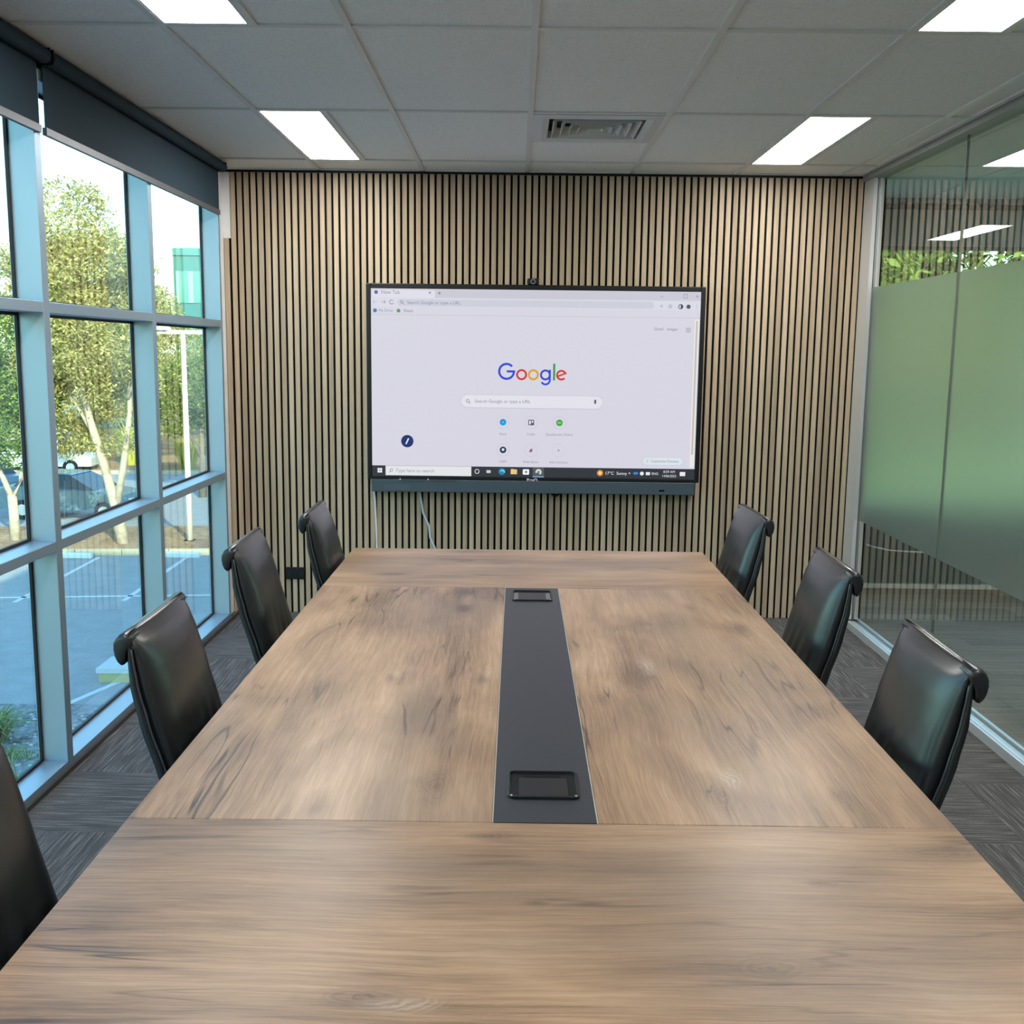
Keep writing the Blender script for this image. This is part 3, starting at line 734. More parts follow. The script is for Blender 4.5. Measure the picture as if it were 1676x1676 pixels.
# shortcuts
for x_, y_, c_, lab in ((824.5, 688, '1E98DC', 'Xero'), (870.5, 688, None, 'Trello'), (917, 688, '3FA83A', 'Quickbooks Online'), (825, 733.5, '1B3350', 'CRM'), (870.5, 733.5, None, 'Web Store'), (916.5, 733.5, None, 'Add shortcut')):
    part('shortcut_ring', arc(MB(), x_, y_, 10.5, 0.7, 0, 360, 0.0004), em('C8C8D6'))
    if c_: disc('shortcut_icon', x_, y_, 5.4, em(c_), 0.0006)
    text(lab, x_, y_+19.5, 5.6, em('8E8E9C'), 'CENTER')
disc('shortcut_dot', 824.5, 688, 1.2, em('8FD0F2'), 0.0011); rect('shortcut_dot', 914, 687.2, 920, 688.8, em('A9E0A0'), 0.0011); disc('shortcut_dot', 825, 733, 2.3, em('DDE4EC'), 0.0011)
rect('shortcut_icon', 866, 683.5, 875.5, 692.5, em('55555F'), 0.0004, 1.2); rect('shortcut_dot', 867.4, 685, 870.2, 691, em('E4E3EE'), 0.0009); rect('shortcut_dot', 871.4, 685, 874.0, 688.4, em('E4E3EE'), 0.0009)
part('shortcut_icon', quad(MB(), [(867.5, 736.5), (870, 731.5), (873.5, 730.8), (873, 736.5)]), em('8A6A70')); text('+', 916.5, 733.8, 8, DGREY, 'CENTER')
disc('pen_button', 667.5, 721, 10.2, em('22326E')); part('pen_icon', quad(MB(), [(664.2, 725.5), (668.5, 716.0), (670.8, 716.6), (666.3, 726.2)], 0.001), em('DDE2F4'))
rect('customise_button', 1055, 742.5, 1122, 756, em('C2D2DC'), 0.0, 6.5); rect('customise_face', 1056, 743.3, 1121, 755.1, em('DCE3EA'), 0.0005, 5.8)
text('Customize Chrome', 1069, 749.2, 5.6, em('6A8090'), dy=0.0012); text('/', 1063, 749.2, 8, em('506070'), 'CENTER', dy=0.0012)
# task bar
rect('task_bar', 609.5, 761.5, 1141, 778, em('33383E'))
wl = MB()
for a, b in ((0, 0), (1, 0), (0, 1), (1, 1)): quad(wl, [(618.2+a*4, 766+b*4), (621.7+a*4, 765.7+b*4), (621.7+a*4, 769.4+b*4), (618.2+a*4, 769.4+b*4)])
part('start_icon', wl, em('EDEDF2'))
rect('task_search', 631.5, 761.8, 773, 777.6, em('E3E4E6'), 0.0005); text('Type here to search', 648, 769.8, 7.8, em('94949C'), dy=0.0012)
part('search_icon', quad(arc(MB(), 641, 769, 2.2, 0.9, 0, 360, 0.0012), [(639.6, 770.2), (640.4, 770.9), (638.4, 773), (637.6, 772.3)], 0.0012), GREY)
part('task_icon', arc(MB(), 782.5, 769.6, 3.4, 1.1, 0, 360), em('DCDCE2')); rect('task_icon', 798, 767.3, 805, 772, em('C9D2C9'), 0.0006, 0.8)
disc('browser_icon', 823.5, 769.3, 5.6, em('1B86B8'), 0.0006); part('browser_swirl', arc(MB(), 824.5, 770, 2.8, 1.8, -20, 170, 0.0012), em('8FE0D0'))
rect('folder_icon', 838, 765.5, 848.5, 773.5, em('EBC77E'), 0.0006, 1); rect('folder_tab', 838.5, 764.6, 843, 766.5, em('D9A544'), 0.0005)
rect('store_icon', 858, 765, 868.5, 774, em('F1F1F5'), 0.0006, 1.5); rect('store_dot', 862, 768, 865, 771, em('50505A'), 0.0012)
rect('active_task', 874.5, 762, 893, 778, em('565C64'), 0.0004); rect('active_line', 874.5, 776.6, 893, 778, em('8FB8E8'), 0.0009)
part('browser_icon', arc(MB(), 884, 769.5, 3.6, 2.6, -60, 200, 0.001), em('E8E0C8')); disc('browser_dot', 884, 769.5, 2.0, em('6A90C8'), 0.0012)
disc('weather_icon', 985.5, 769.8, 5.0, em('E8963A'), 0.0006); disc('weather_dot', 985.5, 769.8, 2.4, em('F6DDA0'), 0.0011)
WH = em('E9E9EF'); text('17°C  Sunny', 993.5, 770.2, 7.2, WH); text('^', 1034, 771, 8, WH, 'CENTER')
rect('tray_icon', 1040.5, 767.6, 1048, 771.6, em('3F86D6'), 0.0006, 1.6); disc('tray_icon', 1054.5, 769.8, 3.2, WH); rect('tray_icon', 1061, 767.3, 1068, 772.3, WH, 0.0006, 1)
text('ENG', 1070.5, 770, 5.6, WH); text('8:59 AM', 1099.5, 766.6, 5.6, WH, 'CENTER'); text('14/06/2023', 1099.5, 773.6, 5.2, WH, 'CENTER')
rect('notice_icon', 1117, 766.4, 1126, 773.2, WH, 0.0006, 1)
# front speaker bar
bevel(obj('speaker_bar', MB().box(DX0+0.026, DX1-0.026, YS-0.012, 6.27, 0.768, DZ0), m_bar, tv), 0.004)
LAYER[0] = YS-0.0003
text('BenQ', 873.5, 783.2, 7.5, em('D5D8E0', 0.6), 'CENTER', 'maker_mark', 0.0004, tv, 0.35)
LAYER[0] = YS-0.012
bars = MB()
for x0, x1 in ((655, 697), (706, 746)): bars.box(PX(x0), PX(x1), YS-0.016, YS-0.011, DZ0-0.004, DZ0+0.002)
obj('pen_tray', bars, m_rail, tv)
for x_ in (656, 702): obj('pen_clip', MB().cyl((PX(x_), YS-0.017, DZ0+0.003), 0.004, (0, 0.006, 0), 10), m_white, tv)
obj('sensor_window', MB().box(PX(1083), PX(1092), YS-0.0132, YS-0.011, PZ(799), PZ(796)), m_felt, tv)
obj('port_cover', MB().box(PX(630), PX(672), YS-0.0128, YS-0.011, PZ(801), PZ(792)), plain('bar_port_cover', (0.055, 0.08, 0.095), 0.5), tv)

# webcam on the screen's top edge
wc = thing('webcam', 'small black webcam with a round lens on the top edge of the screen', 'camera', (PX(870.5), 6.23, DZ1))
bevel(obj('body', MB().box(-0.034, 0.034, -0.022, 0.022, 0.0, 0.037), m_black, wc), 0.009, 3)
obj('lens_ring', MB().tube([(0, -0.022, 0.0185), (0, -0.027, 0.0185)], [0.016, 0.0145], 24), plain('lens_ring_grey', (0.2, 0.21, 0.22), 0.3, 0.6), wc)
obj('lens', MB().cyl((0, -0.0275, 0.0185), 0.0085, (0, 0.004, 0), 20), m_black, wc)

# cables under the screen
def cable(name, pts, r, m, label):
    tag(obj(name, MB().tube(pts, r, 8), m, smooth=True), label, 'cable')
YC = YW-0.012
cable('cable', [(-0.858, YC, 0.80), (-0.852, YC, 0.70), (-0.846, YC-0.001, 0.55), (-0.842, YC, 0.36), (-0.840, YC, 0.10)], 0.006, m_white, 'straight white cable hanging below the left end of the screen')
m_twist = plain('pale_blue_cable', (0.50, 0.60, 0.68), 0.45)
pts = [(-0.585, YC, 0.80), (-0.578, YC, 0.72), (-0.556, YC, 0.63), (-0.532, YC-0.004, 0.55), (-0.512, YC, 0.48), (-0.49, YC, 0.40), (-0.47, YC, 0.30), (-0.465, YC, 0.12)]
cable('cable', [(x+0.007*math.sin(9*i), yy, z) for i, (x, yy, z) in enumerate(pts)], 0.0065, m_twist, 'pale blue cable slanting down below the screen')
cable('cable', [(0.215, YC, 0.80), (0.215, YC-0.01, 0.755), (0.235, YC-0.02, 0.742), (0.258, YC-0.01, 0.758), (0.26, YC, 0.80)], 0.007, m_black, 'short black cable loop just under the speaker bar')

cable('cable', [(2.43, YE-0.03, 0.31), (2.47, YE-0.03, 0.295), (2.60, YE-0.03, 0.27), (2.75, YE-0.03, 0.262), (2.90, YE-0.03, 0.258)], 0.006, m_white, 'thin pale cable across the corridor end glass beyond the partition')

# wall outlet
ou = thing('power_outlet', 'black double power outlet on the slat wall behind the window-side chairs', 'outlet', (-1.345, YW, 0.246))
bevel(obj('plate', MB().box(-0.058, 0.058, -0.011, 0.0, -0.037, 0.037), m_black, ou), 0.003)
for s in (-1, 1):
    obj('switch', MB().box(s*0.012-0.006, s*0.012+0.006, -0.015, -0.010, 0.008, 0.026), m_black, ou)
    sk = MB()
    for dx, dz, a in ((-0.007, 0.004, 0.5), (0.007, 0.004, -0.5), (0, -0.011, 0)):
        sk.box(s*0.036+dx-0.0014, s*0.036+dx+0.0014, -0.0116, -0.0108, dz-0.004, dz+0.004)
    obj('socket_slots', sk, plain('socket_slot_grey', (0.05, 0.05, 0.055), 0.5), ou)

# ------------------------------------------------------------------ the building around the room (casts the shade on the road)
m_ext = plain('exterior_render', (0.45, 0.45, 0.43), 0.8)
tag(obj('wall_outer', MB().box(-1.80, 14, -16, YE+0.1, ZC+0.25, 6.7).box(-1.80, 14, -16, YE+0.1, ZG, -0.13).box(-1.80, 14, -16, YB-0.25, ZG, 6.7).box(XR+0.15, 14, YB-0.3, YE+0.1, -0.2, ZC+0.3), m_ext),
    'rendered outer walls and roof of the office building around the room', 'wall', kind='structure')

# ------------------------------------------------------------------ outside
m_asph = ground_mat('asphalt', [(0.26, 0.28, 0.28), (0.31, 0.33, 0.335), (0.36, 0.38, 0.385)], 30, 0.85, 0.2)
gr = obj('ground', MB().box(-90, 60, -20, 130, ZG-0.5, ZG), m_asph)
tag(gr, 'grey asphalt car park below the windows', 'ground', kind='structure')
m_line = plain('white_line_paint', (0.62, 0.64, 0.64), 0.7, var=0.15)
def strip(x0, y0, x1, y1, wd):
    a = Vector((x0, y0, 0)); b = Vector((x1, y1, 0)); d = (b-a).normalized(); nn = Vector((-d.y, d.x, 0))*wd/2
    P = [a-nn, b-nn, b+nn, a+nn]
    obj('parking_line', MB().add([(p.x, p.y, ZG+0.001) for p in P]+[(p.x, p.y, ZG+0.006) for p in P], [(3, 2, 1, 0), (4, 5, 6, 7), (0, 1, 5, 4), (1, 2, 6, 5), (2, 3, 7, 6), (3, 0, 4, 7)]), m_line, gr)
strip(-24, 21.0, -3.0, 23.3, 0.11)
for i in range(-4, 5):
    x = -10.75+2.25*i; y0 = 22.0+0.11*(x+10.75)
    strip(x, y0, x-0.15, 27.0+0.09*(x+10.75), 0.11)
strip(-7.2, 14.6, -5.2, 20.5, 0.11)
m_mulch = ground_mat('bark_mulch', [(0.16, 0.09, 0.05), (0.33, 0.20, 0.11), (0.50, 0.36, 0.20)], 6, 0.95, 0.6)
m_kerb = plain('concrete_kerb', (0.46, 0.40, 0.27), 0.85, var=0.12)
def bed(name, x0, x1, y0, y1, m, label, h=0.14, slope=0.09):
    b = MB(); n = 14; top = []
    def yy(x, y): return y+slope*(x+10.75)
    P = [(x0, yy(x0, y0)), (x1, yy(x1, y0)), (x1, yy(x1, y1)), (x0, yy(x0, y1))]
    vs = [(x, y, ZG) for x, y in P]+[(x, y, ZG+h) for x, y in P]
    b.add(vs, [(4, 5, 6, 7), (0, 1, 5, 4), (1, 2, 6, 5), (2, 3, 7, 6), (3, 0, 4, 7)])
    t = obj(name, b, m); tag(t, label, 'garden bed', kind='structure')
    k = 0
    nk = int((x1-x0)/1.2)
    for i in range(nk):
        xa = x0+(x1-x0)*i/nk; xb = x0+(x1-x0)*(i+1)/nk-0.02
        obj('kerb_stone', MB().add([(xa, yy(xa, y0)-0.16, ZG), (xb, yy(xb, y0)-0.16, ZG), (xb, yy(xb, y0), ZG), (xa, yy(xa, y0), ZG),
                                    (xa, yy(xa, y0)-0.15, ZG+h+0.02), (xb, yy(xb, y0)-0.15, ZG+h+0.02), (xb, yy(xb, y0), ZG+h+0.02), (xa, yy(xa, y0), ZG+h+0.02)],
                                   [(4, 5, 6, 7), (0, 1, 5, 4), (1, 2, 6, 5), (2, 3, 7, 6), (3, 0, 4, 7)]), m_kerb, t)
    return t
bed('garden_bed', -26, -6.8, 27.4, 31.2, m_mulch, 'sunlit mulch island with kerb across the middle of the car park')
bed('garden_bed', -70, 0, 46, 72, m_mulch, 'mulch garden bed along the far side of the car park')
bed('lawn', 1.0, 40, 9.0, 60.0, ground_mat('added_lawn_grass', [(0.16, 0.22, 0.06), (0.28, 0.34, 0.11), (0.42, 0.46, 0.18)], 12, 0.95, 0.5), 'green lawn added outside the corridor end window to tint the frosted band', 0.1, 0.0)  # grass added so the frosted band picks up green light
m_gravel = ground_mat('gravel', [(0.10, 0.11, 0.12), (0.24, 0.26, 0.27), (0.48, 0.50, 0.50)], 9, 0.9, 0.8)
bed('garden_bed', -16, -2.2, 8.0, 15.2, m_gravel, 'pebble planting bed at the foot of the building below the windows', 0.08, 0.03)

for (x, yl, lab) in ((-11.5, 26.9, 'pale concrete wheel stop against the island kerb, left of the tree'), (-8.75, 27.15, 'pale concrete wheel stop against the island kerb, beside the light pole')):
    tag(bevel(obj('wheel_stop', MB().bbox(x-0.45, x+0.45, yl-0.08, yl+0.08, ZG, ZG+0.14, 0.03), plain('pale_concrete', (0.62, 0.68, 0.70), 0.8)), 0.01), lab, 'wheel stop', 'wheel stops in the car park')
pad = thing('concrete_block', 'low pale concrete block standing on the road beyond the window', 'block', (-6.35, 16.8, ZG))
obj('top_slab', MB().box(-0.5, 0.5, -0.2, 0.5, 0.16, 0.24), plain('pale_slab', (0.55, 0.60, 0.60), 0.8), pad)
obj('base', MB().box(-0.47, 0.47, -0.18, 0.48, 0, 0.16), plain('yellowed_base', (0.45, 0.45, 0.22), 0.8), pad)

# vegetation
def leaf_cloud(n, blobs, size, seed, flat=0.6):
    q = random.Random(seed); mb = MB()
    wts = [b[3]*b[4]*b[5] for b in blobs]; tot = sum(wts)
    cum = []; s = 0
    for w_ in wts: s += w_/tot; cum.append(s)
    for i in range(n):
        u = q.random(); k = next(j for j, c_ in enumerate(cum) if u <= c_+1e-9)
        bx, by, bz_, rx, ry, rz = blobs[k]
        while True:
            d = Vector((q.uniform(-1, 1), q.uniform(-1, 1), q.uniform(-1, 1)))
            if 0.1 < d.length < 1: break
        d = d.normalized()*(0.55+0.45*q.random()**0.6)*(0.86+0.22*noise.noise(d*2.3+Vector((k, seed, 0))))
        p = Vector((bx+d.x*rx, by+d.y*ry, bz_+d.z*rz))
        if noise.noise(p*1.1+Vector((seed*3.3, 0, 0))) < -0.22: continue
        e = Euler((q.uniform(0, 6.3), q.uniform(-1, 1), q.uniform(0, 6.3))).to_matrix()
        L = size*q.uniform(0.6, 1.4); wd = L*q.uniform(0.3, 0.5)
        a, b = e @ Vector((L/2, 0, 0)), e @ Vector((0, wd/2, 0))
        mb.add([p-a, p-b*0.9, p+a, p+b], [(0, 1, 2, 3)])
    return mb
m_bark = ground_mat('pale_gum_bark', [(0.30, 0.24, 0.17), (0.45, 0.38, 0.28), (0.58, 0.52, 0.42)], 8, 0.9, 0.4)
m_bark2 = ground_mat('grey_bark', [(0.14, 0.11, 0.09), (0.22, 0.18, 0.14), (0.30, 0.26, 0.2)], 8, 0.9, 0.4)
lf_gold = leaf('olive_gold_leaves', (0.20, 0.19, 0.06), (0.47, 0.43, 0.16), (0.72, 0.65, 0.30))
lf_green = leaf('mid_green_leaves', (0.08, 0.13, 0.03), (0.24, 0.31, 0.08), (0.50, 0.52, 0.18))
lf_deep = leaf('deep_green_leaves', (0.05, 0.10, 0.03), (0.17, 0.26, 0.06), (0.44, 0.50, 0.14))
lf_yel = leaf('yellow_grass_blades', (0.30, 0.30, 0.03), (0.52, 0.50, 0.06), (0.70, 0.66, 0.14), 0.3)
def tree(label, loc, trunk, blobs, n, size, m, seed, bark, group=None):
    t = thing('tree', label, 'tree', loc, 0, group)
    for i, (pts, r0, r1) in enumerate(trunk):
        k = len(pts)
        obj('trunk' if i == 0 else 'branch', MB().tube(pts, [r0+(r1-r0)*j/(k-1) for j in range(k)], 9), bark, t, smooth=True)
    fo = obj('foliage', leaf_cloud(n, blobs, size, seed), m, t, fix=False); fo['kind'] = 'stuff'
    return t
# tree A: large leaning gum on the island
tree('tall olive-gold gum tree with a leaning trunk on the mulch island', (-10.75, 28.3, ZG+0.1),
     [([(0, 0, 0), (-0.10, 0, 0.8), (-0.38, 0, 2.0), (-0.75, 0, 3.4), (-1.0, 0, 5.0), (-1.1, 0, 7.0)], 0.17, 0.05),
      ([(-0.15, 0, 1.0), (0.1, 0, 2.2), (0.30, 0.1, 3.6), (0.35, 0.1, 5.5), (0.6, 0, 7.5)], 0.11, 0.03),
      ([(-0.6, 0, 2.9), (-1.3, 0.1, 4.1), (-1.9, 0.1, 5.4)], 0.06, 0.02), ([(0.3, 0, 4.0), (0.8, 0, 5.2), (1.2, 0, 6.6)], 0.06, 0.015),
      ([(-1.0, 0, 5.2), (-0.4, 0, 6.4), (0.3, 0, 7.8)], 0.05, 0.015)],
     [(-1.1, 0, 8.5, 1.4, 1.3, 1.4), (-0.5, 0.2, 7.4, 1.9, 1.6, 1.3), (-1.9, 0, 6.9, 1.7, 1.5, 1.5), (0.15, 0, 6.2, 1.1, 1.3, 1.4), (-0.5, 0, 5.4, 1.9, 1.6, 1.5), (-1.7, 0.2, 5.0, 1.3, 1.3, 1.3), (-1.3, 0.3, 4.0, 1.6, 1.2, 1.1), (0.15, 0.3, 4.2, 1.1, 1.2, 1.2), (-0.2, 0.4, 3.1, 1.5, 1.0, 0.8), (-1.6, 0.4, 2.9, 1.0, 0.9, 0.7)],
     66000, 0.12, lf_gold, 1, m_bark)
# tree B: forked trunk, deep green
tree('deep green tree with a pale forked trunk at the left frame edge', (-13.85, 28.6, ZG+0.1),
     [([(0, 0, 0), (0, 0, 0.7), (-0.02, 0, 1.3)], 0.14, 0.12), ([(-0.02, 0, 1.2), (-0.25, 0, 1.8), (-0.55, 0, 2.6), (-0.8, 0, 4.0)], 0.09, 0.03),
      ([(0.0, 0, 1.2), (0.28, 0, 1.8), (0.45, 0, 2.6), (0.5, 0, 4.4)], 0.09, 0.03)],
     [(0, 0, 5.6, 1.6, 1.5, 1.3), (-0.9, 0, 4.4, 1.4, 1.4, 1.3), (0.6, 0, 4.2, 1.2, 1.3, 1.2), (-0.2, 0, 3.0, 1.4, 1.2, 0.9), (0.2, 0, 2.4, 0.9, 0.8, 0.5)],
     32000, 0.12, lf_deep, 2, m_bark)
# tree C: green tree behind the light pole
tree('bushy green tree behind the white light pole', (-11.6, 38.5, ZG),
     [([(0, 0, 0), (0.05, 0, 1.5), (0.0, 0, 3.5)], 0.16, 0.06), ([(0, 0, 1.5), (-0.6, 0, 2.7), (-1.0, 0, 3.8)], 0.08, 0.02), ([(0.05, 0, 1.5), (0.7, 0, 2.8), (1.0, 0, 4.0)], 0.08, 0.02)],
     [(0, 0, 4.0, 1.8, 1.6, 1.5), (-0.9, 0, 3.2, 1.3, 1.2, 1.2), (1.0, 0, 3.2, 1.4, 1.2, 1.2)], 20000, 0.13, lf_green, 3, m_bark2)
# background trees
bgb = [[(0, 0, 9.0, 3.0, 3.0, 2.6), (-2.2, 0, 7.2, 2.4, 2.4, 2.2), (2.2, 0, 7.0, 2.6, 2.4, 2.4), (0, 0, 5.2, 3.6, 3.0, 2.0), (-1.5, 0, 3.4, 2.4, 2.2, 1.5), (1.6, 0, 3.2, 2.4, 2.2, 1.5)],
       [(0, 0, 7.5, 3.2, 3.0, 2.4), (-2.4, 0, 5.8, 2.2, 2.4, 2.0), (2.4, 0, 5.6, 2.2, 2.2, 2.0), (0, 0, 4.0, 3.2, 2.6, 1.8), (0, 0, 2.4, 2.6, 2.2, 1.3)]]
bt = [([(0, 0, 0), (0.2, 0, 3), (0.0, 0, 6)], 0.25, 0.08), ([(0.1, 0, 2.5), (1.2, 0, 4.6), (2.0, 0, 6.4)], 0.12, 0.03), ([(0.1, 0, 3), (-1.2, 0, 5), (-2.0, 0, 7)], 0.12, 0.03)]
protos = {}
for i, (x, y, kind, blob, s, lab) in enumerate((
    (-17.6, 50, 'g', 0, 0.75, 'olive-gold background tree between the gum and the light pole'),
    (-23.4, 57.5, 'g', 0, 1.05, 'tall olive-gold background tree directly behind the leaning gum'),
    (-31.5, 51, 'n', 1, 1.15, 'green background tree between the deep green tree and leaning gum'),
    (-37, 60, 'g', 0, 1.3, 'tallest olive-gold background tree at the far left'),
    (-45, 52, 'n', 1, 1.2, 'green background tree farthest to the left'),
    (-14.3, 58.5, 'n', 1, 0.85, 'green background tree below the teal building'),
    (-24.5, 68, 'n', 1, 1.0, 'green background tree farthest away, in front of the teal building'),
    (4.6, 26, 'd', 0, 1.1, 'deep green tree outside the corridor end window, on its left'),
    (14.6, 28, 'd', 0, 1.1, 'deep green tree outside the corridor end window, on its right'),
    (10.2, 39, 'd', 0, 1.2, 'deep green tree outside the corridor end window, farther back'))):
    key = (kind, blob)
    if key not in protos:
        o = tree(lab, (x, y, ZG), bt, bgb[blob], 40000 if kind == 'd' else 24000, 0.28 if kind == 'd' else 0.20, {'g': lf_gold, 'n': lf_green, 'd': lf_deep}[kind], 10+i, m_bark2, 'background trees')
        protos[key] = o
    else: o = copy_tree(protos[key], lab, (x, y, ZG), PI*(i % 2))
    o.scale = (s, s, s)

hg = thing('hedge', 'long olive hedge closing the far side of the car park behind the trees', 'hedge', (-26, 73.2, ZG))
q = random.Random(21)
fo = obj('foliage', leaf_cloud(46000, [(-26+4.2*k, q.uniform(-0.3, 0.3), q.uniform(1.6, 2.4), 3.0, 0.9, q.uniform(3.4, 4.6)) for k in range(14)], 0.28, 31), lf_gold, hg, fix=False); fo['kind'] = 'stuff'

def grass_tuft(mb, n, r, h, q):
    for i in range(n):
        a = q.uniform(0, 2*PI); b0 = Vector((math.cos(a), math.sin(a), 0)); p = b0*q.uniform(0, r*0.4)
        sd = Vector((-b0.y, b0.x, 0))*q.uniform(0.010, 0.024)*(h/0.8)**0.5; hh = h*q.uniform(0.6, 1.1); sp = r*q.uniform(0.4, 1.1)
        m1 = p+b0*sp*0.45+Vector((0, 0, hh*0.75)); m2 = p+b0*sp+Vector((0, 0, hh*q.uniform(0.55, 1.0)))
        mb.add([p-sd, p+sd, m1+sd*0.8, m1-sd*0.8, m2], [(0, 1, 2, 3), (3, 2, 4)])
    return mb
def shrub(label, loc, n, r, h, m, seed, group):
    t = thing('shrub', label, 'shrub', loc, 0, group)
    o = obj('foliage', grass_tuft(MB(), n, r, h, random.Random(seed)), m, t, fix=False); o['kind'] = 'stuff'
    return t
sh0 = shrub('yellow-green grass clump behind the leaning gum trunk', (-17.6, 47.9, ZG+0.14), 500, 0.95, 1.9, lf_yel, 5, 'yellow grass clumps across the road')
for x, y, s, lab in ((-20.2, 49.6, 0.8, 'yellow-green grass clump left of the leaning gum trunk'), (-14.6, 46.4, 0.8, 'yellow-green grass clump left of the light pole'),
                     (-13.2, 49.0, 0.9, 'yellow-green grass clump right of the light pole'), (-22.9, 49.6, 0.9, 'yellow-green grass clump beyond the white car')):
    c = copy_tree(sh0, lab, (x, y, ZG+0.14), R.uniform(0, 6)); c.scale = (s, s, s)
lf_bed = leaf('bed_grass_blades', (0.10, 0.17, 0.06), (0.24, 0.34, 0.12), (0.50, 0.58, 0.28), 0.3)
shrub('pale green grassy plant in the pebble bed below the window', (-7.15, 13.7, ZG+0.08), 240, 0.5, 0.5, lf_bed, 6, 'plants in the pebble bed')
gc = thing('ground_cover', 'low green ground cover spreading over the pebble bed', 'plant', (-6.2, 12.6, ZG+0.08))
q = random.Random(4); mb = MB()
for i in range(70):
    sub = grass_tuft(MB(), 14, 0.2, 0.16, q); dx, dy = q.uniform(-1.6, 1.4), q.uniform(-1.2, 0.7)
    mb.add([(v[0]+dx, v[1]+dy, v[2]) for v in sub.v], sub.f)
o = obj('foliage', mb, lf_bed, gc, fix=False); o['kind'] = 'stuff'
q = random.Random(9); mb = MB()
for i in range(1500):
    x, y, r = q.uniform(-9.5, -4.5), q.uniform(11.2, 15.0), q.uniform(0.02, 0.055)
    z = ZG+0.08; n = 6
    mb.loft([[(x+r*s*math.cos(2*PI*k/n+i), y+r*s*0.8*math.sin(2*PI*k/n+i), z+r*h) for k in range(n)] for s, h in ((0.8, 0), (1, 0.3), (0.55, 0.75))])
pb = obj('pebbles', mb, leaf('pebble_stone', (0.12, 0.13, 0.14), (0.28, 0.30, 0.31), (0.62, 0.63, 0.62), 0.0), fix=False)
tag(pb, 'loose grey and white pebbles covering the bed below the windows', 'pebbles', kind='stuff')

# light pole
lp = thing('light_pole', 'white car park light pole with a long cross arm', 'pole', (-9.1, 28.9, ZG+0.1))
m_pole = plain('white_pole_paint', (0.80, 0.78, 0.72), 0.5)
obj('pole', MB().tube([(0, 0, 0), (0, 0, 3.0), (0, 0, 5.80)], [0.085, 0.075, 0.06], 14), m_pole, lp, smooth=True)
obj('cross_arm', MB().box(-0.95, 1.25, -0.06, 0.06, 5.72, 5.82), m_pole, lp)
for s in (-1, 1): obj('lamp_head', MB().bbox(0.15+s*0.8-0.28, 0.15+s*0.8+0.28, -0.16, 0.16, 5.82, 5.92, 0.04), m_pole, lp)
obj('base_plate', MB().bbox(-0.16, 0.16, -0.16, 0.16, 0, 0.04, 0.01), m_pole, lp)

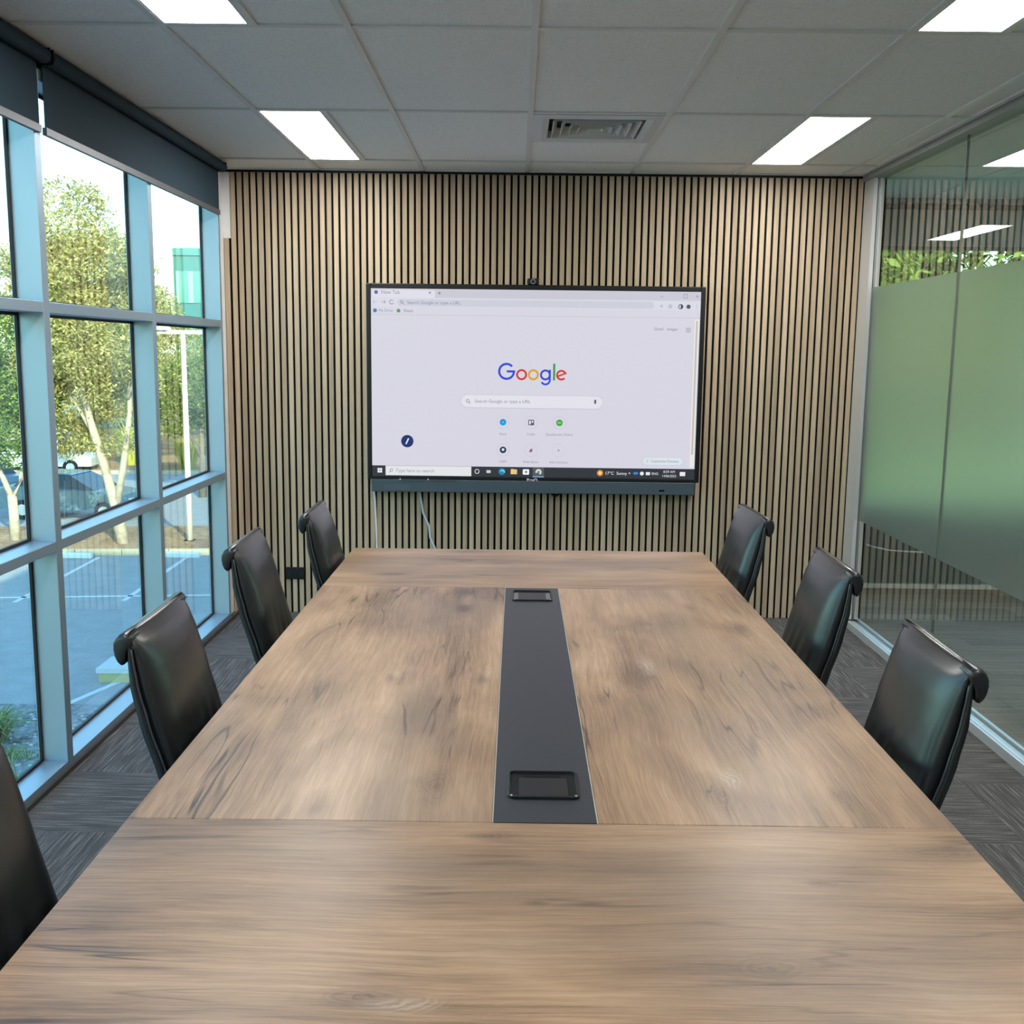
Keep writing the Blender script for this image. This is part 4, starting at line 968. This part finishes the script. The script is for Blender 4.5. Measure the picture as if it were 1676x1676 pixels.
# cars
def car(label, loc, rz, paint, suv=0.0):
    t = thing('car', label, 'car', loc, rz, 'parked cars')
    mp = NT('paint'); mp.set(col=paint, rough=0.25, coat=0.6, spec=0.5)
    wd = 0.88; L = 2.2
    side = [(-L, 0.35), (-L, 0.85), (-L+0.08, 1.02), (-1.35-suv*0.6, 1.08+suv*0.1), (1.0, 0.98), (1.9, 0.84), (L, 0.70), (L, 0.35)]
    lo = []
    for yy, s in ((-wd, 0.96), (-wd*0.9, 1.0), (wd*0.9, 1.0), (wd, 0.96)):
        lo.append([(x*s, yy, 0.30+(z-0.30)*(1 if abs(yy) < wd else 0.97)) for x, z in side])
    obj('body', MB().loft(lo), mp.m, t)
    h = 1.46+0.25*suv
    cab = [(-1.75, 1.0), (-1.25-0.35*suv, h-0.06), (-0.9, h), (0.15, h-0.02), (1.05, 0.97)]
    top = [(x, z) for x, z in cab]
    b = MB().loft([[(x, -wd*0.78 if z > 1.1 else -wd*0.92, z) for x, z in top], [(x, wd*0.78 if z > 1.1 else wd*0.92, z) for x, z in top]])
    obj('cabin_glass', b, plain('car_glass', (0.02, 0.03, 0.035), 0.08), t)
    obj('roof', MB().add([(-1.28-0.33*suv, -0.66, h-0.05), (0.2, -0.66, h-0.03), (0.2, 0.66, h-0.03), (-1.28-0.33*suv, 0.66, h-0.05),
                          (-0.95, -0.60, h+0.02), (0.10, -0.60, h+0.01), (0.10, 0.60, h+0.01), (-0.95, 0.60, h+0.02)],
                         [(3, 2, 1, 0), (4, 5, 6, 7), (0, 1, 5, 4), (1, 2, 6, 5), (2, 3, 7, 6), (3, 0, 4, 7)]), mp.m, t)
    for x in (-1.35, 1.35):
        for s in (-1, 1):
            wh = obj('wheel', MB().cyl((x, s*0.70, 0.32), 0.32, (0, s*0.2, 0), 18), m_black, t)
            obj('hub', MB().cyl((x, s*0.90, 0.32), 0.18, (0, s*0.012, 0), 12), m_alu, wh)
    for s in (-1, 1): obj('headlight', MB().box(2.08, 2.19, s*0.62-0.16, s*0.62+0.16, 0.62, 0.74), m_white, t)
    return t
car('dull blue parked car beside the leaning gum trunk', (-14.2, 33.6, ZG), -0.10, (0.10, 0.19, 0.24))
car('white parked car beyond the dull blue one, near the grass clumps', (-20.6, 45.6, ZG), 0.1, (0.6, 0.6, 0.6), 0.2)
car('dark blue parked car behind the forked trunk at the left edge', (-19.3, 36.6, ZG), 2.6, (0.10, 0.16, 0.24))

# teal building
bd = thing('office_building', 'teal glass office block rising behind the trees', 'building', (-24.5, 76, ZG))
m_teal = plain('teal_glass_cladding', (0.05, 0.19, 0.17), 0.25, var=0.08, scale=2); m_tealw = plain('teal_window', (0.10, 0.30, 0.26), 0.1)
obj('wall', MB().box(0, 22, 0, 14, 0, 12.3), m_teal, bd)
obj('corner_column', MB().box(-0.9, 0.05, -0.15, 0.7, 0, 12.2), plain('white_column', (0.85, 0.85, 0.82), 0.6), bd)
obj('parapet', MB().box(0.05, 22.1, -0.12, 0.0, 11.9, 12.4), plain('teal_parapet', (0.07, 0.24, 0.22), 0.5), bd)
wf = plain('window_frame_mint', (0.28, 0.50, 0.40), 0.5)
for z in (8.9, 5.0, 1.4):
    for i in range(8):
        wnd = obj('window', MB().box(0.25+2.1*i, 2.1+2.1*i, -0.06, 0.0, z-0.3, z+1.9), m_tealw, bd)
        obj('frame', MB().box(0.25+2.1*i, 0.45+2.1*i, -0.14, -0.06, z-0.3, z+1.9).box(1.1+2.1*i, 1.45+2.1*i, -0.14, -0.06, z-0.3, z+1.9), wf, wnd)
